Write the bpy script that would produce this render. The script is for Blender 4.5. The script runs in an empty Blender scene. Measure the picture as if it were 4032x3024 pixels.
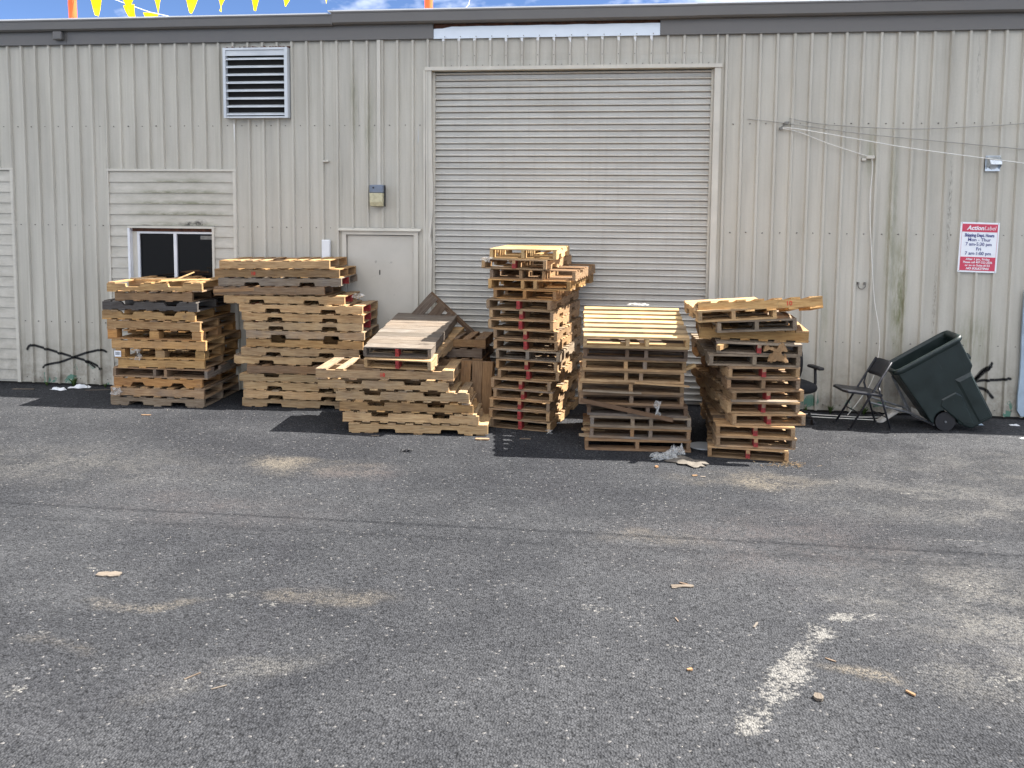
import bpy, math, random
from mathutils import Vector, Matrix
random.seed(7)
scn = bpy.context.scene
col = scn.collection
rad = math.radians

# ------------------------------------------------------------------ camera
cam = bpy.data.cameras.new('camera'); camo = bpy.data.objects.new('camera', cam); col.objects.link(camo)
cam.sensor_width = 36; cam.lens = 3261.66 / 4032 * 36; cam.shift_y = -419.5 / 4032
cam.clip_start = 0.1; cam.clip_end = 1000
yaw, pit, rol = 0.119, 0.07981, 0.0086
cr = Vector((math.cos(yaw), math.sin(yaw), 0))
cf = Vector((-math.sin(yaw) * math.cos(pit), math.cos(yaw) * math.cos(pit), -math.sin(pit)))
cu = cr.cross(cf)
r2 = cr * math.cos(rol) + cu * math.sin(rol); u2 = -cr * math.sin(rol) + cu * math.cos(rol)
M = Matrix((r2, u2, -cf)).transposed().to_4x4(); M.translation = Vector((8.286, -10.70, 2.50))
camo.matrix_world = M
scn.camera = camo

# ------------------------------------------------------------------ sky and sun
SUN = Vector((0.72, 0.13, 1.0)).normalized()
w = bpy.data.worlds.new('World'); scn.world = w; w.use_nodes = True
nt = w.node_tree; nt.nodes.clear()
sky = nt.nodes.new('ShaderNodeTexSky'); sky.sky_type = 'NISHITA'; sky.sun_disc = False
sky.sun_elevation = math.asin(SUN.z); sky.sun_rotation = math.atan2(SUN.x, SUN.y)
sky.air_density = 0.35; sky.dust_density = 0.0; sky.ozone_density = 4.0
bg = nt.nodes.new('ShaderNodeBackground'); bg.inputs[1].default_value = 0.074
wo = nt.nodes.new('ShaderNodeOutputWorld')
# white cumulus added for neutral fill light, shifted to leave blue in view
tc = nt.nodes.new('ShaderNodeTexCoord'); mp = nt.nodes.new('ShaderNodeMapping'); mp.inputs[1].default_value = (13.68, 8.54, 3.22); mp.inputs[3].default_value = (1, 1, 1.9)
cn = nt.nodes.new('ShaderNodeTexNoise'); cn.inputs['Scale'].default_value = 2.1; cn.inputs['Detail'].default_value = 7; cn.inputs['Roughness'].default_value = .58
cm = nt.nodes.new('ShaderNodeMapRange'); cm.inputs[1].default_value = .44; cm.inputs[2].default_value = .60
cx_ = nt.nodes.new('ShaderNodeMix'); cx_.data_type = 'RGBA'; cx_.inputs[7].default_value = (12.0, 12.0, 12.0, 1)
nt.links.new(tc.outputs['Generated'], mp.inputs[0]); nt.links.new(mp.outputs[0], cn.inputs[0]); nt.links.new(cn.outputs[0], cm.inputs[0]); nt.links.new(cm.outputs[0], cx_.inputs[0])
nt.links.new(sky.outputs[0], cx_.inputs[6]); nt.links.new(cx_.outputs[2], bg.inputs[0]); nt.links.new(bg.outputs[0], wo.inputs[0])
sl = bpy.data.lights.new('sun', 'SUN'); sl.energy = 5.0; sl.angle = rad(0.53); sl.color = (1.0, 0.955, 0.885)
so = bpy.data.objects.new('sun', sl); col.objects.link(so)
so.rotation_euler = SUN.to_track_quat('Z', 'Y').to_euler(); so.location = (20, 5, 25)
scn.view_settings.view_transform = 'Standard'; scn.view_settings.look = 'None'
scn.view_settings.gamma = 1; scn.view_settings.exposure = 1.9
scn.render.engine = 'CYCLES'
scn.cycles.max_bounces = 6; scn.cycles.diffuse_bounces = 3; scn.cycles.glossy_bounces = 2; scn.cycles.transparent_max_bounces = 8

# ------------------------------------------------------------------ node helpers
class NT:
    def __init__(s, name):
        s.m = bpy.data.materials.new(name); s.m.use_nodes = True; s.t = s.m.node_tree
        s.b = s.t.nodes['Principled BSDF']; s.n = s.t.nodes; s.l = s.t.links
    def link(s, a, b): s.l.new(a, b)
    def set(s, inp, v):
        if hasattr(v, 'links') or isinstance(v, bpy.types.NodeSocket): s.l.new(v, inp)
        elif isinstance(v, (tuple, list)) and len(v) == 3 and inp.type == 'RGBA': inp.default_value = (*v, 1)
        else: inp.default_value = v
    def pos(s): return s.n.new('ShaderNodeNewGeometry').outputs['Position']
    def obj(s): return s.n.new('ShaderNodeTexCoord').outputs['Object']
    def info(s): return s.n.new('ShaderNodeObjectInfo')
    def map(s, v, loc=(0, 0, 0), rot=(0, 0, 0), sc=(1, 1, 1), typ='POINT'):
        m = s.n.new('ShaderNodeMapping'); m.vector_type = typ; s.l.new(v, m.inputs[0])
        m.inputs[1].default_value = loc; m.inputs[2].default_value = rot; m.inputs[3].default_value = sc
        return m.outputs[0]
    def noise(s, v, sc, det=3, ro=.55, dist=0, colr=False):
        n = s.n.new('ShaderNodeTexNoise'); s.l.new(v, n.inputs['Vector']); n.inputs['Scale'].default_value = sc
        n.inputs['Detail'].default_value = det; n.inputs['Roughness'].default_value = ro; n.inputs['Distortion'].default_value = dist
        return n.outputs['Color' if colr else 'Fac']
    def vor(s, v, sc, out='Distance', feat='F1'):
        n = s.n.new('ShaderNodeTexVoronoi'); n.feature = feat; s.l.new(v, n.inputs['Vector']); n.inputs['Scale'].default_value = sc
        return n.outputs[out]
    def ramp(s, f, *st):
        r = s.n.new('ShaderNodeValToRGB'); s.l.new(f, r.inputs[0]); e = r.color_ramp.elements
        while len(e) < len(st): e.new(.5)
        for x, (p, c) in zip(e, st):
            x.position = p; x.color = (c, c, c, 1) if not isinstance(c, tuple) else (*c, 1)
        return r.outputs[0]
    def rng(s, f, a, b, c=0., d=1., smooth=False):
        r = s.n.new('ShaderNodeMapRange'); s.set(r.inputs[0], f); r.clamp = True
        if smooth: r.interpolation_type = 'SMOOTHSTEP'
        for i, v in zip((1, 2, 3, 4), (a, b, c, d)): r.inputs[i].default_value = v
        return r.outputs[0]
    def mix(s, f, a, b, mode='MIX'):
        m = s.n.new('ShaderNodeMix'); m.data_type = 'RGBA'; m.blend_type = mode
        s.set(m.inputs[0], f); s.set(m.inputs[6], a); s.set(m.inputs[7], b); return m.outputs[2]
    def math(s, op, a, b=0.):
        m = s.n.new('ShaderNodeMath'); m.operation = op; s.set(m.inputs[0], a); s.set(m.inputs[1], b); return m.outputs[0]
    def length(s, v):
        m = s.n.new('ShaderNodeVectorMath'); m.operation = 'LENGTH'; s.l.new(v, m.inputs[0]); return m.outputs['Value']
    def sep(s, v):
        m = s.n.new('ShaderNodeSeparateXYZ'); s.l.new(v, m.inputs[0]); return m.outputs
    def add(s, a, b):
        m = s.n.new('ShaderNodeVectorMath'); m.operation = 'ADD'; s.l.new(a, m.inputs[0]); s.l.new(b, m.inputs[1]); return m.outputs[0]
    def bump(s, h, st, d=.01):
        b = s.n.new('ShaderNodeBump'); s.l.new(h, b.inputs['Height']); b.inputs['Strength'].default_value = st; b.inputs['Distance'].default_value = d
        s.l.new(b.outputs[0], s.b.inputs['Normal'])
    def fin(s, c, rough=.6, metal=0., spec=.4):
        s.set(s.b.inputs['Base Color'], c); s.set(s.b.inputs['Roughness'], rough); s.b.inputs['Metallic'].default_value = metal
        s.b.inputs['Specular IOR Level'].default_value = spec
        return s.m
    def blob(s, p, c, size, ang=0., soft=.6):
        v = s.map(p, c, (0, 0, ang) if len(size) < 4 else (0, ang, 0), size[:3], 'TEXTURE')
        return s.rng(s.length(v), 1 - soft, 1, 1, 0, True)

def simple(name, c, rough=.6, metal=0., var=.12, sc=8, bump=0., spec=.4):
    k = NT(name); p = k.obj(); n = k.noise(p, sc, 4)
    c2 = tuple(x * (1 - var) for x in c); c3 = tuple(min(1, x * (1 + var)) for x in c)
    m = k.fin(k.mix(k.rng(n, .3, .7), c2, c3), k.rng(n, .3, .7, max(.05, rough - .1), min(1, rough + .1)), metal, spec)
    if bump: k.bump(k.noise(p, sc * 5, 4), bump)
    return m

# ---- wood: tone comes from object colour, weathering from object alpha
def wood_material():
    k = NT('pallet_wood'); inf = k.info(); p = k.obj()
    rv = k.n.new('ShaderNodeVectorMath'); rv.operation = 'SCALE'; rv.inputs[0].default_value = (37, 91, 53); k.l.new(inf.outputs['Random'], rv.inputs['Scale'])
    q = k.add(p, rv.outputs[0])
    g = k.noise(k.map(q, sc=(2.2, 30, 30)), 3, 5, .6, .6)
    fine = k.noise(k.map(q, sc=(6, 160, 160)), 2, 3)
    big = k.noise(q, 2.6, 4, .6)
    kn = k.rng(k.vor(k.map(q, sc=(2.2, 9, 9)), 1.3), .03, .11, .55, 1.)
    base = inf.outputs['Color']
    c = k.mix(k.rng(g, .3, .72), k.mix(1, base, (.60, .50, .42), 'MULTIPLY'), k.mix(1, base, (1.12, 1.12, 1.1), 'MULTIPLY'))
    c = k.mix(k.rng(fine, .3, .7, .25, 0), c, k.mix(1, c, (.7, .62, .55), 'MULTIPLY'))
    c = k.mix(1, c, kn, 'MULTIPLY')
    dirt = k.rng(big, .48, .72, 0, .55)
    c = k.mix(dirt, c, k.mix(1, c, (.50, .45, .42), 'MULTIPLY'))
    stain = k.rng(k.noise(q, 7, 5, .7), .62, .72, 0, .5)
    c = k.mix(stain, c, (.07, .06, .055))
    grey = k.mix(k.rng(g, .3, .7), (.085, .074, .064), (.25, .225, .195))
    wa = k.math('MULTIPLY', inf.outputs['Alpha'], k.rng(big, .25, .65, .25, .9))
    c = k.mix(wa, c, grey)
    k.bump(g, .35, .006)
    return k.fin(c, .82, 0, .25)
WOOD = wood_material()
RED = simple('red_paint', (.27, .028, .026), .7, 0, .6, 40)
STENCIL = simple('red_stencil', (.5, .03, .02), .7, 0, .2, 30)

def wall_paint():
    k = NT('beige_painted_metal'); p = k.pos(); x, y, z = k.sep(p)
    st = k.noise(k.map(p, sc=(3.2, 1, .25)), 1.6, 5, .6)
    run = k.noise(k.map(p, sc=(9, 1, .18)), 2.2, 4, .65)
    mot = k.noise(p, 1.1, 4, .6); fine = k.noise(p, 45, 3)
    c = k.mix(k.rng(st, .32, .7), (.398, .372, .312), (.545, .516, .442))
    c = k.mix(k.rng(mot, .35, .7, 0, .35), c, (.53, .505, .445))
    c = k.mix(k.rng(fine, .3, .7, 0, .10), c, (.25, .24, .21))
    c = k.mix(k.rng(run, .54, .74, 0, .42), c, (.30, .28, .225))
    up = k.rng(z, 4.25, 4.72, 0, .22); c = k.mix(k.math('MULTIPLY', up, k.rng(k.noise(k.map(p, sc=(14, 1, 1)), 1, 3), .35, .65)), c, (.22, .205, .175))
    # grime that splashes up from the paving
    low = k.rng(z, 0., .9, .95, 0); c = k.mix(k.math('MULTIPLY', low, k.rng(k.noise(p, 5, 5, .7), .36, .68)), c, (.16, .14, .105))
    # mildew runs on the right-hand panels
    mn = k.noise(k.map(p, sc=(6, 1, 1.2)), 3, 5, .7); rn = k.noise(k.map(p, sc=(20, 1, 5)), 3, 5, .75)
    for (cx, cz, sx, sz, a) in ((11.83, 1.45, .13, 1.2, .75), (11.70, 2.3, .12, 1.7, .4), (11.42, 3.2, .11, .5, .35), (10.95, 1.2, .1, 1.0, .25), (12.72, 1.0, .35, .5, .35), (5.1, 3.6, .1, .8, .3), (4.9, 3.9, .08, .8, .3)):
        bl = k.blob(p, (cx, 0, cz), (sx, 9, sz), 0, .9)
        f = k.math('MULTIPLY', bl, k.rng(mn, .30, .62, 0, min(1, a * 1.45)))
        c = k.mix(f, c, (.17, .175, .085))
    for (cx, cz, sx, sz, a) in ((12.37, 2.55, .035, .95, 1.), (12.25, 1.3, .03, .9, .9), (12.62, 4.3, .03, .55, .7), (11.95, 3.9, .025, .5, .5)):
        bl = k.blob(p, (cx, 0, cz), (sx, 9, sz), 0, .8)
        f = k.math('MULTIPLY', bl, k.rng(rn, .44, .66, 0, a * .75))
        c = k.mix(f, c, (.05, .045, .035))
    # old green coat where the beige has flaked near the ground
    fl = k.math('MULTIPLY', k.rng(k.noise(p, 4.2, 4, .6, .5), .60, .615), k.rng(z, .16, .36, 1, 0))
    c = k.mix(fl, c, (.10, .21, .155))
    k.bump(k.noise(k.map(p, sc=(1, 1, .6)), 5, 3), .3, .02)
    return k.fin(c, k.rng(st, .3, .7, .42, .62), 0, .4)
WALL = wall_paint()
def siding_paint():
    k = NT('siding_paint'); p = k.pos(); x, y, z = k.sep(p)
    n = k.noise(k.map(p, sc=(1.6, 1, 4)), 2, 5, .65)
    c = k.mix(k.rng(n, .3, .7), (.40, .375, .315), (.53, .50, .435))
    # mildew on the lower lip of each lap above the window
    lip = k.math('PINGPONG', k.math('SUBTRACT', z, .048), .0735)
    fr = k.n.new('ShaderNodeMath'); fr.operation = 'FRACT'; k.l.new(k.math('DIVIDE', k.math('SUBTRACT', z, .06), .147), fr.inputs[0])
    lipm = k.rng(fr.outputs[0], 0., .45, 1., .12)
    zone = k.blob(p, (2.45, 0, 2.55), (1.0, 9, .62), 0, .7)
    f = k.math('MULTIPLY', k.math('MULTIPLY', lipm, zone), k.rng(k.noise(k.map(p, sc=(2.5, 1, 9)), 1.6, 5, .7), .30, .60, 0, 1.0))
    c = k.mix(f, c, (.14, .145, .08))
    for (cx, cz, sx, sz) in ((2.62, 2.29, .26, .05), (1.98, 2.255, .16, .03), (2.75, 2.31, .12, .06)):
        f = k.math('MULTIPLY', k.blob(p, (cx, 0, cz), (sx, 9, sz), 0, .9), k.rng(k.noise(p, 14, 5, .7), .4, .58))
        c = k.mix(f, c, (.03, .026, .022))
    low = k.math('MULTIPLY', k.rng(z, 0, .9, .7, 0), k.rng(k.noise(p, 6, 5, .7), .4, .7)); c = k.mix(low, c, (.18, .165, .13))
    return k.fin(c, .6, 0, .35)
SIDING = siding_paint()
def curtain_paint():
    k = NT('door_curtain_paint'); p = k.pos()
    n = k.noise(k.map(p, sc=(.5, 1, 5)), 2, 5, .6); m = k.noise(k.map(p, sc=(9, 1, .6)), 1.5, 4)
    c = k.mix(k.rng(n, .3, .7), (.45, .43, .385), (.57, .55, .50)); c = k.mix(k.rng(m, .5, .75, 0, .35), c, (.40, .37, .32))
    return k.fin(c, .45, 0, .45)
CURTAIN = curtain_paint()
TRIMB = simple('beige_trim', (.53, .50, .43), .5, 0, .1, 3, .05)
FASCIA = simple('grey_fascia_paint', (.135, .128, .12), .45, 0, .08, 2)
WHITEM = simple('white_sheet_metal', (.56, .585, .60), .42, .1, .10, 3, .08)
PALEM = simple('pale_blue_sheet', (.66, .72, .78), .42, .1, .05, 3, .05)
WHITEP = simple('white_paint', (.70, .71, .72), .5, 0, .06, 5)
DARK = simple('dark_void', (.012, .011, .01), .9, 0, .2, 5)  # near-black colour standing in for shade in gaps and voids
ROT = simple('rotten_wood', (.10, .045, .028), .9, 0, .6, 14, .3)
SCREW = simple('screw_metal', (.20, .19, .17), .5, .5, .3, 30)
BLACKM = simple('black_enamel', (.018, .019, .024), .38, .2, .3, 20)
BLACKP = simple('black_plastic', (.016, .016, .018), .55, 0, .25, 20)
GREYM = simple('grey_tube_metal', (.20, .21, .22), .45, .4, .25, 14)
CABLE = simple('white_cable_sheath', (.66, .65, .60), .6, 0, .1, 20)
CABLEG = simple('grey_cable_sheath', (.30, .29, .26), .6, 0, .15, 20)
GALV = simple('galvanised_metal', (.50, .54, .58), .3, .75, .12, 12)
BLUEG = simple('blue_grey_metal', (.34, .42, .49), .5, .2, .2, 4, .1)
YEL = None
def flagm():
    k = NT('yellow_pennant'); m = k.fin((.92, .70, .005), .5)
    t = k.n.new('ShaderNodeBsdfTranslucent'); t.inputs[0].default_value = (.95, .72, .01, 1)
    x = k.n.new('ShaderNodeMixShader'); x.inputs[0].default_value = .5
    k.l.new(k.b.outputs[0], x.inputs[1]); k.l.new(t.outputs[0], x.inputs[2]); k.l.new(x.outputs[0], k.n['Material Output'].inputs[0]); return m
YEL = flagm()
ORANGE = simple('orange_fabric', (.85, .10, .02), .6, 0, .1, 6)
def binm():
    k = NT('dark_green_plastic'); p = k.obj()
    n = k.noise(p, 6, 5, .6); sc = k.noise(k.map(p, rot=(.3, .5, .9), sc=(40, 40, 3)), 2, 5, .7)
    c = k.mix(k.rng(n, .3, .7), (.0045, .011, .0105), (.008, .0185, .0175)); c = k.mix(k.rng(sc, .62, .75, 0, .35), c, (.07, .085, .085))
    k.bump(sc, .08, .004)
    return k.fin(c, k.rng(n, .3, .7, .34, .55), 0, .5)
BIN = binm()
def filmm(name, a):
    k = NT(name); k.fin((.60, .60, .58), .4, 0, .35)
    t = k.n.new('ShaderNodeBsdfTransparent'); x = k.n.new('ShaderNodeMixShader')
    f = k.rng(k.noise(k.obj(), 24, 4, .6), .3, .7, a * .5, min(1, a * 1.4)); k.l.new(f, x.inputs[0])
    k.l.new(t.outputs[0], x.inputs[1]); k.l.new(k.b.outputs[0], x.inputs[2]); k.l.new(x.outputs[0], k.n['Material Output'].inputs[0]); return k.m
FILM = filmm('clear_stretch_film', .42); FILMW = filmm('white_plastic_film', .38)
CARD = simple('grey_cardboard', (.135, .118, .098), .85, 0, .25, 9, .15)
BROWNP = simple('brown_paper', (.22, .13, .06), .8, 0, .25, 9, .2)
def glassm():
    k = NT('dark_window_glass'); m = k.fin((.006, .007, .008), .04, 0, .5); return m
GLASS = glassm()
LENS = simple('yellowed_lens', (.50, .46, .30), .3, 0, .12, 20, .1)
LAMPB = simple('blue_grey_housing', (.16, .19, .24), .5, 0, .1, 12)
def spraym():
    k = NT('black_spray_paint')
    a = k.n.new('ShaderNodeAttribute'); a.attribute_name = 'edge'
    k.fin((.012, .012, .013), .6, 0, .3)
    f = k.math('MULTIPLY', k.rng(a.outputs['Fac'], .0, .75, 0, .97, True), k.rng(k.noise(k.pos(), 60, 3), .25, .45, .75, 1))
    t = k.n.new('ShaderNodeBsdfTransparent'); x = k.n.new('ShaderNodeMixShader'); k.l.new(f, x.inputs[0])
    k.l.new(t.outputs[0], x.inputs[1]); k.l.new(k.b.outputs[0], x.inputs[2]); k.l.new(x.outputs[0], k.n['Material Output'].inputs[0]); return k.m
SPRAY = spraym()
SIGNW = simple('sign_white', (.78, .80, .83), .45, 0, .03, 8)
SIGNR = simple('sign_red', (.56, .055, .10), .5, 0, .08, 12)
NAVY = simple('sign_navy', (.03, .035, .20), .5, 0, .1, 12)
BLACKI = simple('black_ink', (.012, .012, .012), .6, 0, .1, 12)
LEAF = simple('weed_leaf', (.06, .11, .025), .7, 0, .3, 12)
STRAW = simple('dry_straw', (.17, .115, .06), .85, 0, .3, 12)
CUSH = simple('chair_fabric', (.012, .012, .014), .9, 0, .2, 60, .2)
SEATW = simple('dirty_white_plastic', (.48, .46, .42), .6, 0, .25, 8)

def asphalt():
    k = NT('asphalt'); p = k.pos()
    def att(n):
        a = k.n.new('ShaderNodeAttribute'); a.attribute_name = n; return a.outputs['Fac']
    v = k.n.new('ShaderNodeTexVoronoi'); k.l.new(p, v.inputs['Vector']); v.inputs['Scale'].default_value = 72; v.voronoi_dimensions = '2D'
    vd = v.outputs['Distance']; vs = k.sep(v.outputs['Color'])[0]
    big = k.noise(p, .6, 4, .6); mid = k.noise(p, 3.4, 4, .65); med = k.noise(p, 38, 2)
    c = k.mix(vs, (.0185, .0195, .0222), (.053, .0548, .0605))
    c = k.mix(k.rng(vd, .42, .80, 0, .65), c, (.0095, .0098, .011))           # dark binder between stones
    wear = att('wear')
    c = k.mix(k.math('MULTIPLY', wear, k.rng(vs, .0, .8, .35, .8)), c, (.098, .0995, .1035))
    c = k.mix(k.rng(mid, .42, .66, 0, .40), c, (.0245, .0255, .029))
    c = k.mix(k.rng(med, .575, .63, 0, .62), c, (.0075, .0078, .0088))        # open pits
    c = k.mix(k.rng(vs, .988, .993, 0, .5), c, (.22, .21, .20))            # pale stones
    dn = k.math('ADD', k.math('MULTIPLY', mid, .45), k.math('ADD', k.math('MULTIPLY', med, .25), k.math('MULTIPLY', vs, .30)))
    for n, cc in (('dust_tan', TAN), ('dust_red', RDD), ('dust_pale', PAL)):
        c = k.mix(k.math('MULTIPLY', att(n), k.rng(dn, .34, .60)), c, cc)
    pn = k.math('ADD', k.math('MULTIPLY', k.noise(p, 15, 5, .78), .70), k.math('MULTIPLY', vs, .30))
    th = k.math('SUBTRACT', 1.0, k.math('MULTIPLY', att('paint'), .62))
    c = k.mix(k.math('MULTIPLY', k.rng(k.math('SUBTRACT', pn, th), -.07, .13), .55), c, (.25, .24, .22))
    k.bump(k.math('ADD', k.math('MULTIPLY', vd, -.8), k.math('MULTIPLY', med, -1.2)), 1.0, .012)
    return k.fin(c, .88, 0, .12)
TAN = (.155, .135, .108); RDD = (.082, .071, .069); PAL = (.135, .129, .119)
GROUND_DUST = [(5.06, -2.99, .5, .30, .05, .85, TAN), (5.55, -3.1, .8, .3, .15, .5, TAN), (5.9, -3.2, .5, .28, .2, .8, RDD), (9.62, -2.84, .9, .3, 0, .8, TAN),
    (11.2, -3.2, 1.6, .8, 0, .55, PAL), (10.7, -5.2, 1.1, .8, .2, .8, PAL), (10.4, -6.1, .6, .35, .1, .9, PAL), (9.6, -4.4, 1.6, .9, 0, .5, RDD), (3.2, -3.3, 2.0, .7, 0, .45, PAL), (6.5, -5.7, .5, .14, .1, .55, TAN),
    (6.2, -6.7, .6, .14, .5, .5, PAL), (9.69, -6.16, .17, .07, -.55, 1.0, TAN), (12.6, -2.4, 2.0, 1.0, 0, .6, PAL), (4.9, -4.3, 1.4, .5, 0, .4, RDD), (5.4, -5.9, .4, .08, .2, .6, TAN), (5.15, -6.5, .3, .07, .1, .8, TAN), (8.6, -4.4, .5, .15, .1, .5, TAN)]
GROUND_PAINT = [(5.25, -6.91, .12, .10, 0, .44), (5.5, -6.65, .20, .13, 0, .60), (6.16, -5.85, .13, .08, .2, .52), (5.95, -5.75, .30, .16, .2, .62), (4.80, -5.47, .22, .035, .15, .48), (5.1, -5.23, .30, .03, .2, .50), (5.35, -5.12, .35, .025, .3, .52), (5.5, -5.0, .3, .02, -.2, .52), (4.62, -5.93, .16, .1, 0, .57), (5.03, -6.37, .2, .05, .1, .50),
    (9.30, -6.22, .22, .95, -.516, .40), (9.04, -6.66, .19, .42, -.516, .38), (9.82, -5.50, .50, .12, .12, .42), (9.55, -5.75, .24, .24, 0, .42), (6.78, -5.89, .10, .035, .2, .48), (8.22, -5.61, .4, .15, 0, .61), (8.74, -6.0, .3, .06, 0, .56), (10.4, -6.15, .35, .16, .3, .55), (11.03, -3.05, .7, .012, 0, .38), (11.03, -4.13, .5, .010, .03, .42), (8.0, -6.3, .4, .2, 0, .65), (7.3, -4.3, 3.0, 1.5, 0, .735), (5.0, -3.6, 2.5, .8, 0, .72)]
ASPHALT = asphalt()

# ------------------------------------------------------------------ mesh helpers
class MB:
    def __init__(s): s.v = []; s.f = []
    def add(s, vs, fs):
        o = len(s.v); s.v += [tuple(a) for a in vs]; s.f += [tuple(i + o for i in f) for f in fs]; return s
    def box(s, x0, x1, y0, y1, z0, z1):
        return s.add([(x0, y0, z0), (x1, y0, z0), (x1, y1, z0), (x0, y1, z0), (x0, y0, z1), (x1, y0, z1), (x1, y1, z1), (x0, y1, z1)],
                     [(0, 3, 2, 1), (4, 5, 6, 7), (0, 1, 5, 4), (1, 2, 6, 5), (2, 3, 7, 6), (3, 0, 4, 7)])
    def cbox(s, x0, x1, y0, y1, z0, z1, c=.006):   # chamfered box
        v = []; f = []
        bm = MB().box(x0, x1, y0, y1, z0, z1)
        cx, cy, cz = (x0 + x1) / 2, (y0 + y1) / 2, (z0 + z1) / 2
        c = min(c, abs(x1 - x0) / 3, abs(y1 - y0) / 3, abs(z1 - z0) / 3)
        P = {}
        for i in (0, 1):
            for j in (0, 1):
                for k in (0, 1):
                    X, Y, Z = (x0, x1)[i], (y0, y1)[j], (z0, z1)[k]
                    sx, sy, sz = (1, -1)[i], (1, -1)[j], (1, -1)[k]
                    for ax, q in enumerate(((X, Y + sy * c, Z + sz * c), (X + sx * c, Y, Z + sz * c), (X + sx * c, Y + sy * c, Z))):
                        P[(i, j, k, ax)] = len(v); v.append(q)
        for ax in range(3):
            for side in (0, 1):
                idx = []
                for a, b in ((0, 0), (1, 0), (1, 1), (0, 1)):
                    t = [a, b]; t.insert(ax, side); idx.append(P[(*t, ax)])
                f.append(tuple(idx))
        for ax in range(3):
            o1, o2 = [a for a in range(3) if a != ax]
            for a in (0, 1):
                for b in (0, 1):
                    def g(t, face):
                        q = [0, 0, 0]; q[ax] = t; q[o1] = a; q[o2] = b; return P[(*q, face)]
                    f.append((g(0, o1), g(1, o1), g(1, o2), g(0, o2)))
        for i in (0, 1):
            for j in (0, 1):
                for k in (0, 1): f.append((P[(i, j, k, 0)], P[(i, j, k, 1)], P[(i, j, k, 2)]))
        return s.add(v, f)
    def tube(s, pts, r, n=8, cap=True):
        pts = [Vector(p) for p in pts]; rr = r if isinstance(r, (list, tuple)) else [r] * len(pts)
        vs = []; fs = []; prev = None
        for i, p in enumerate(pts):
            d = (pts[min(i + 1, len(pts) - 1)] - pts[max(i - 1, 0)]).normalized()
            if prev is None: a = d.orthogonal().normalized()
            else: a = (prev - d * prev.dot(d)).normalized()
            prev = a; b = d.cross(a)
            for k in range(n):
                t = 2 * math.pi * k / n; vs.append(p + (a * math.cos(t) + b * math.sin(t)) * rr[i])
        for i in range(len(pts) - 1):
            for k in range(n): fs.append((i * n + k, i * n + (k + 1) % n, (i + 1) * n + (k + 1) % n, (i + 1) * n + k))
        if cap: fs.append(tuple(range(n - 1, -1, -1))); fs.append(tuple(range((len(pts) - 1) * n, len(pts) * n)))
        return s.add(vs, fs)
    def prism(s, out, y0, y1):   # outline in XZ, extruded along Y
        n = len(out); vs = [(x, y0, z) for x, z in out] + [(x, y1, z) for x, z in out]
        fs = [tuple(range(n)), tuple(range(2 * n - 1, n - 1, -1))] + [(i, i + n, (i + 1) % n + n, (i + 1) % n) for i in range(n)]
        return s.add(vs, fs)
    def strip(s, prof, x0, x1):  # open profile (y,z) swept along X
        n = len(prof); vs = [(x0, y, z) for y, z in prof] + [(x1, y, z) for y, z in prof]
        return s.add(vs, [(i, i + n, i + n + 1, i + 1) for i in range(n - 1)])
    def mesh(s, name):
        m = bpy.data.meshes.new(name); m.from_pydata(s.v, [], s.f); m.update(); return m
    def build(s, name, mat, parent=None, smooth=False, loc=None, fix=True):
        m = s.mesh(name)
        if fix:
            import bmesh
            b = bmesh.new(); b.from_mesh(m); bmesh.ops.recalc_face_normals(b, faces=b.faces); b.to_mesh(m); b.free()
        m.materials.append(mat)
        if smooth:
            for p in m.polygons: p.use_smooth = True
        o = bpy.data.objects.new(name, m); col.objects.link(o)
        if parent: o.parent = parent
        if loc: o.location = loc
        return o
def inst(name, mesh, parent, loc=(0, 0, 0), rot=(0, 0, 0)):
    o = bpy.data.objects.new(name, mesh); col.objects.link(o); o.parent = parent; o.location = loc; o.rotation_euler = rot; return o
def tag(o, label=None, cat=None, group=None, kind=None):
    if label: o['label'] = label
    if cat: o['category'] = cat
    if group: o['group'] = group
    if kind: o['kind'] = kind
    return o
def empty(name, loc=(0, 0, 0), rot=(0, 0, 0), label=None, cat=None, group=None):
    o = bpy.data.objects.new(name, None); o.empty_display_size = .1; col.objects.link(o); o.location = loc; o.rotation_euler = rot
    return tag(o, label, cat, group)

# ------------------------------------------------------------------ ground
import numpy as np
gx = np.concatenate([[-120, -60, -25, -8, -2], np.arange(0, 14.501, .035), [17, 25, 60, 140]]); gy = np.concatenate([[-160, -80, -30, -12], np.arange(-7.6, .301, .03), [3, 10, 40, 120]])
GX, GY = np.meshgrid(gx, gy); nxg, nyg = len(gx), len(gy)
gm = bpy.data.meshes.new('ground')
co = np.stack([GX.ravel(), GY.ravel(), np.zeros(GX.size)], 1)
ii = (np.arange(nyg - 1)[:, None] * nxg + np.arange(nxg - 1)[None, :]).ravel()
fc = np.stack([ii, ii + 1, ii + nxg + 1, ii + nxg], 1)
gm.vertices.add(len(co)); gm.vertices.foreach_set('co', co.ravel()); gm.loops.add(fc.size); gm.loops.foreach_set('vertex_index', fc.ravel())
gm.polygons.add(len(fc)); gm.polygons.foreach_set('loop_start', np.arange(len(fc)) * 4); gm.polygons.foreach_set('loop_total', np.full(len(fc), 4)); gm.update(calc_edges=True)
def gblob(cx, cy, sx, sy, a, soft):
    dx, dy = GX - cx, GY - cy; u = (dx * math.cos(a) + dy * math.sin(a)) / sx; v = (-dx * math.sin(a) + dy * math.cos(a)) / sy
    t = np.clip((1 - np.sqrt(u * u + v * v)) / soft, 0, 1); return t * t * (3 - 2 * t)
nr = np.random.RandomState(5)
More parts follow.
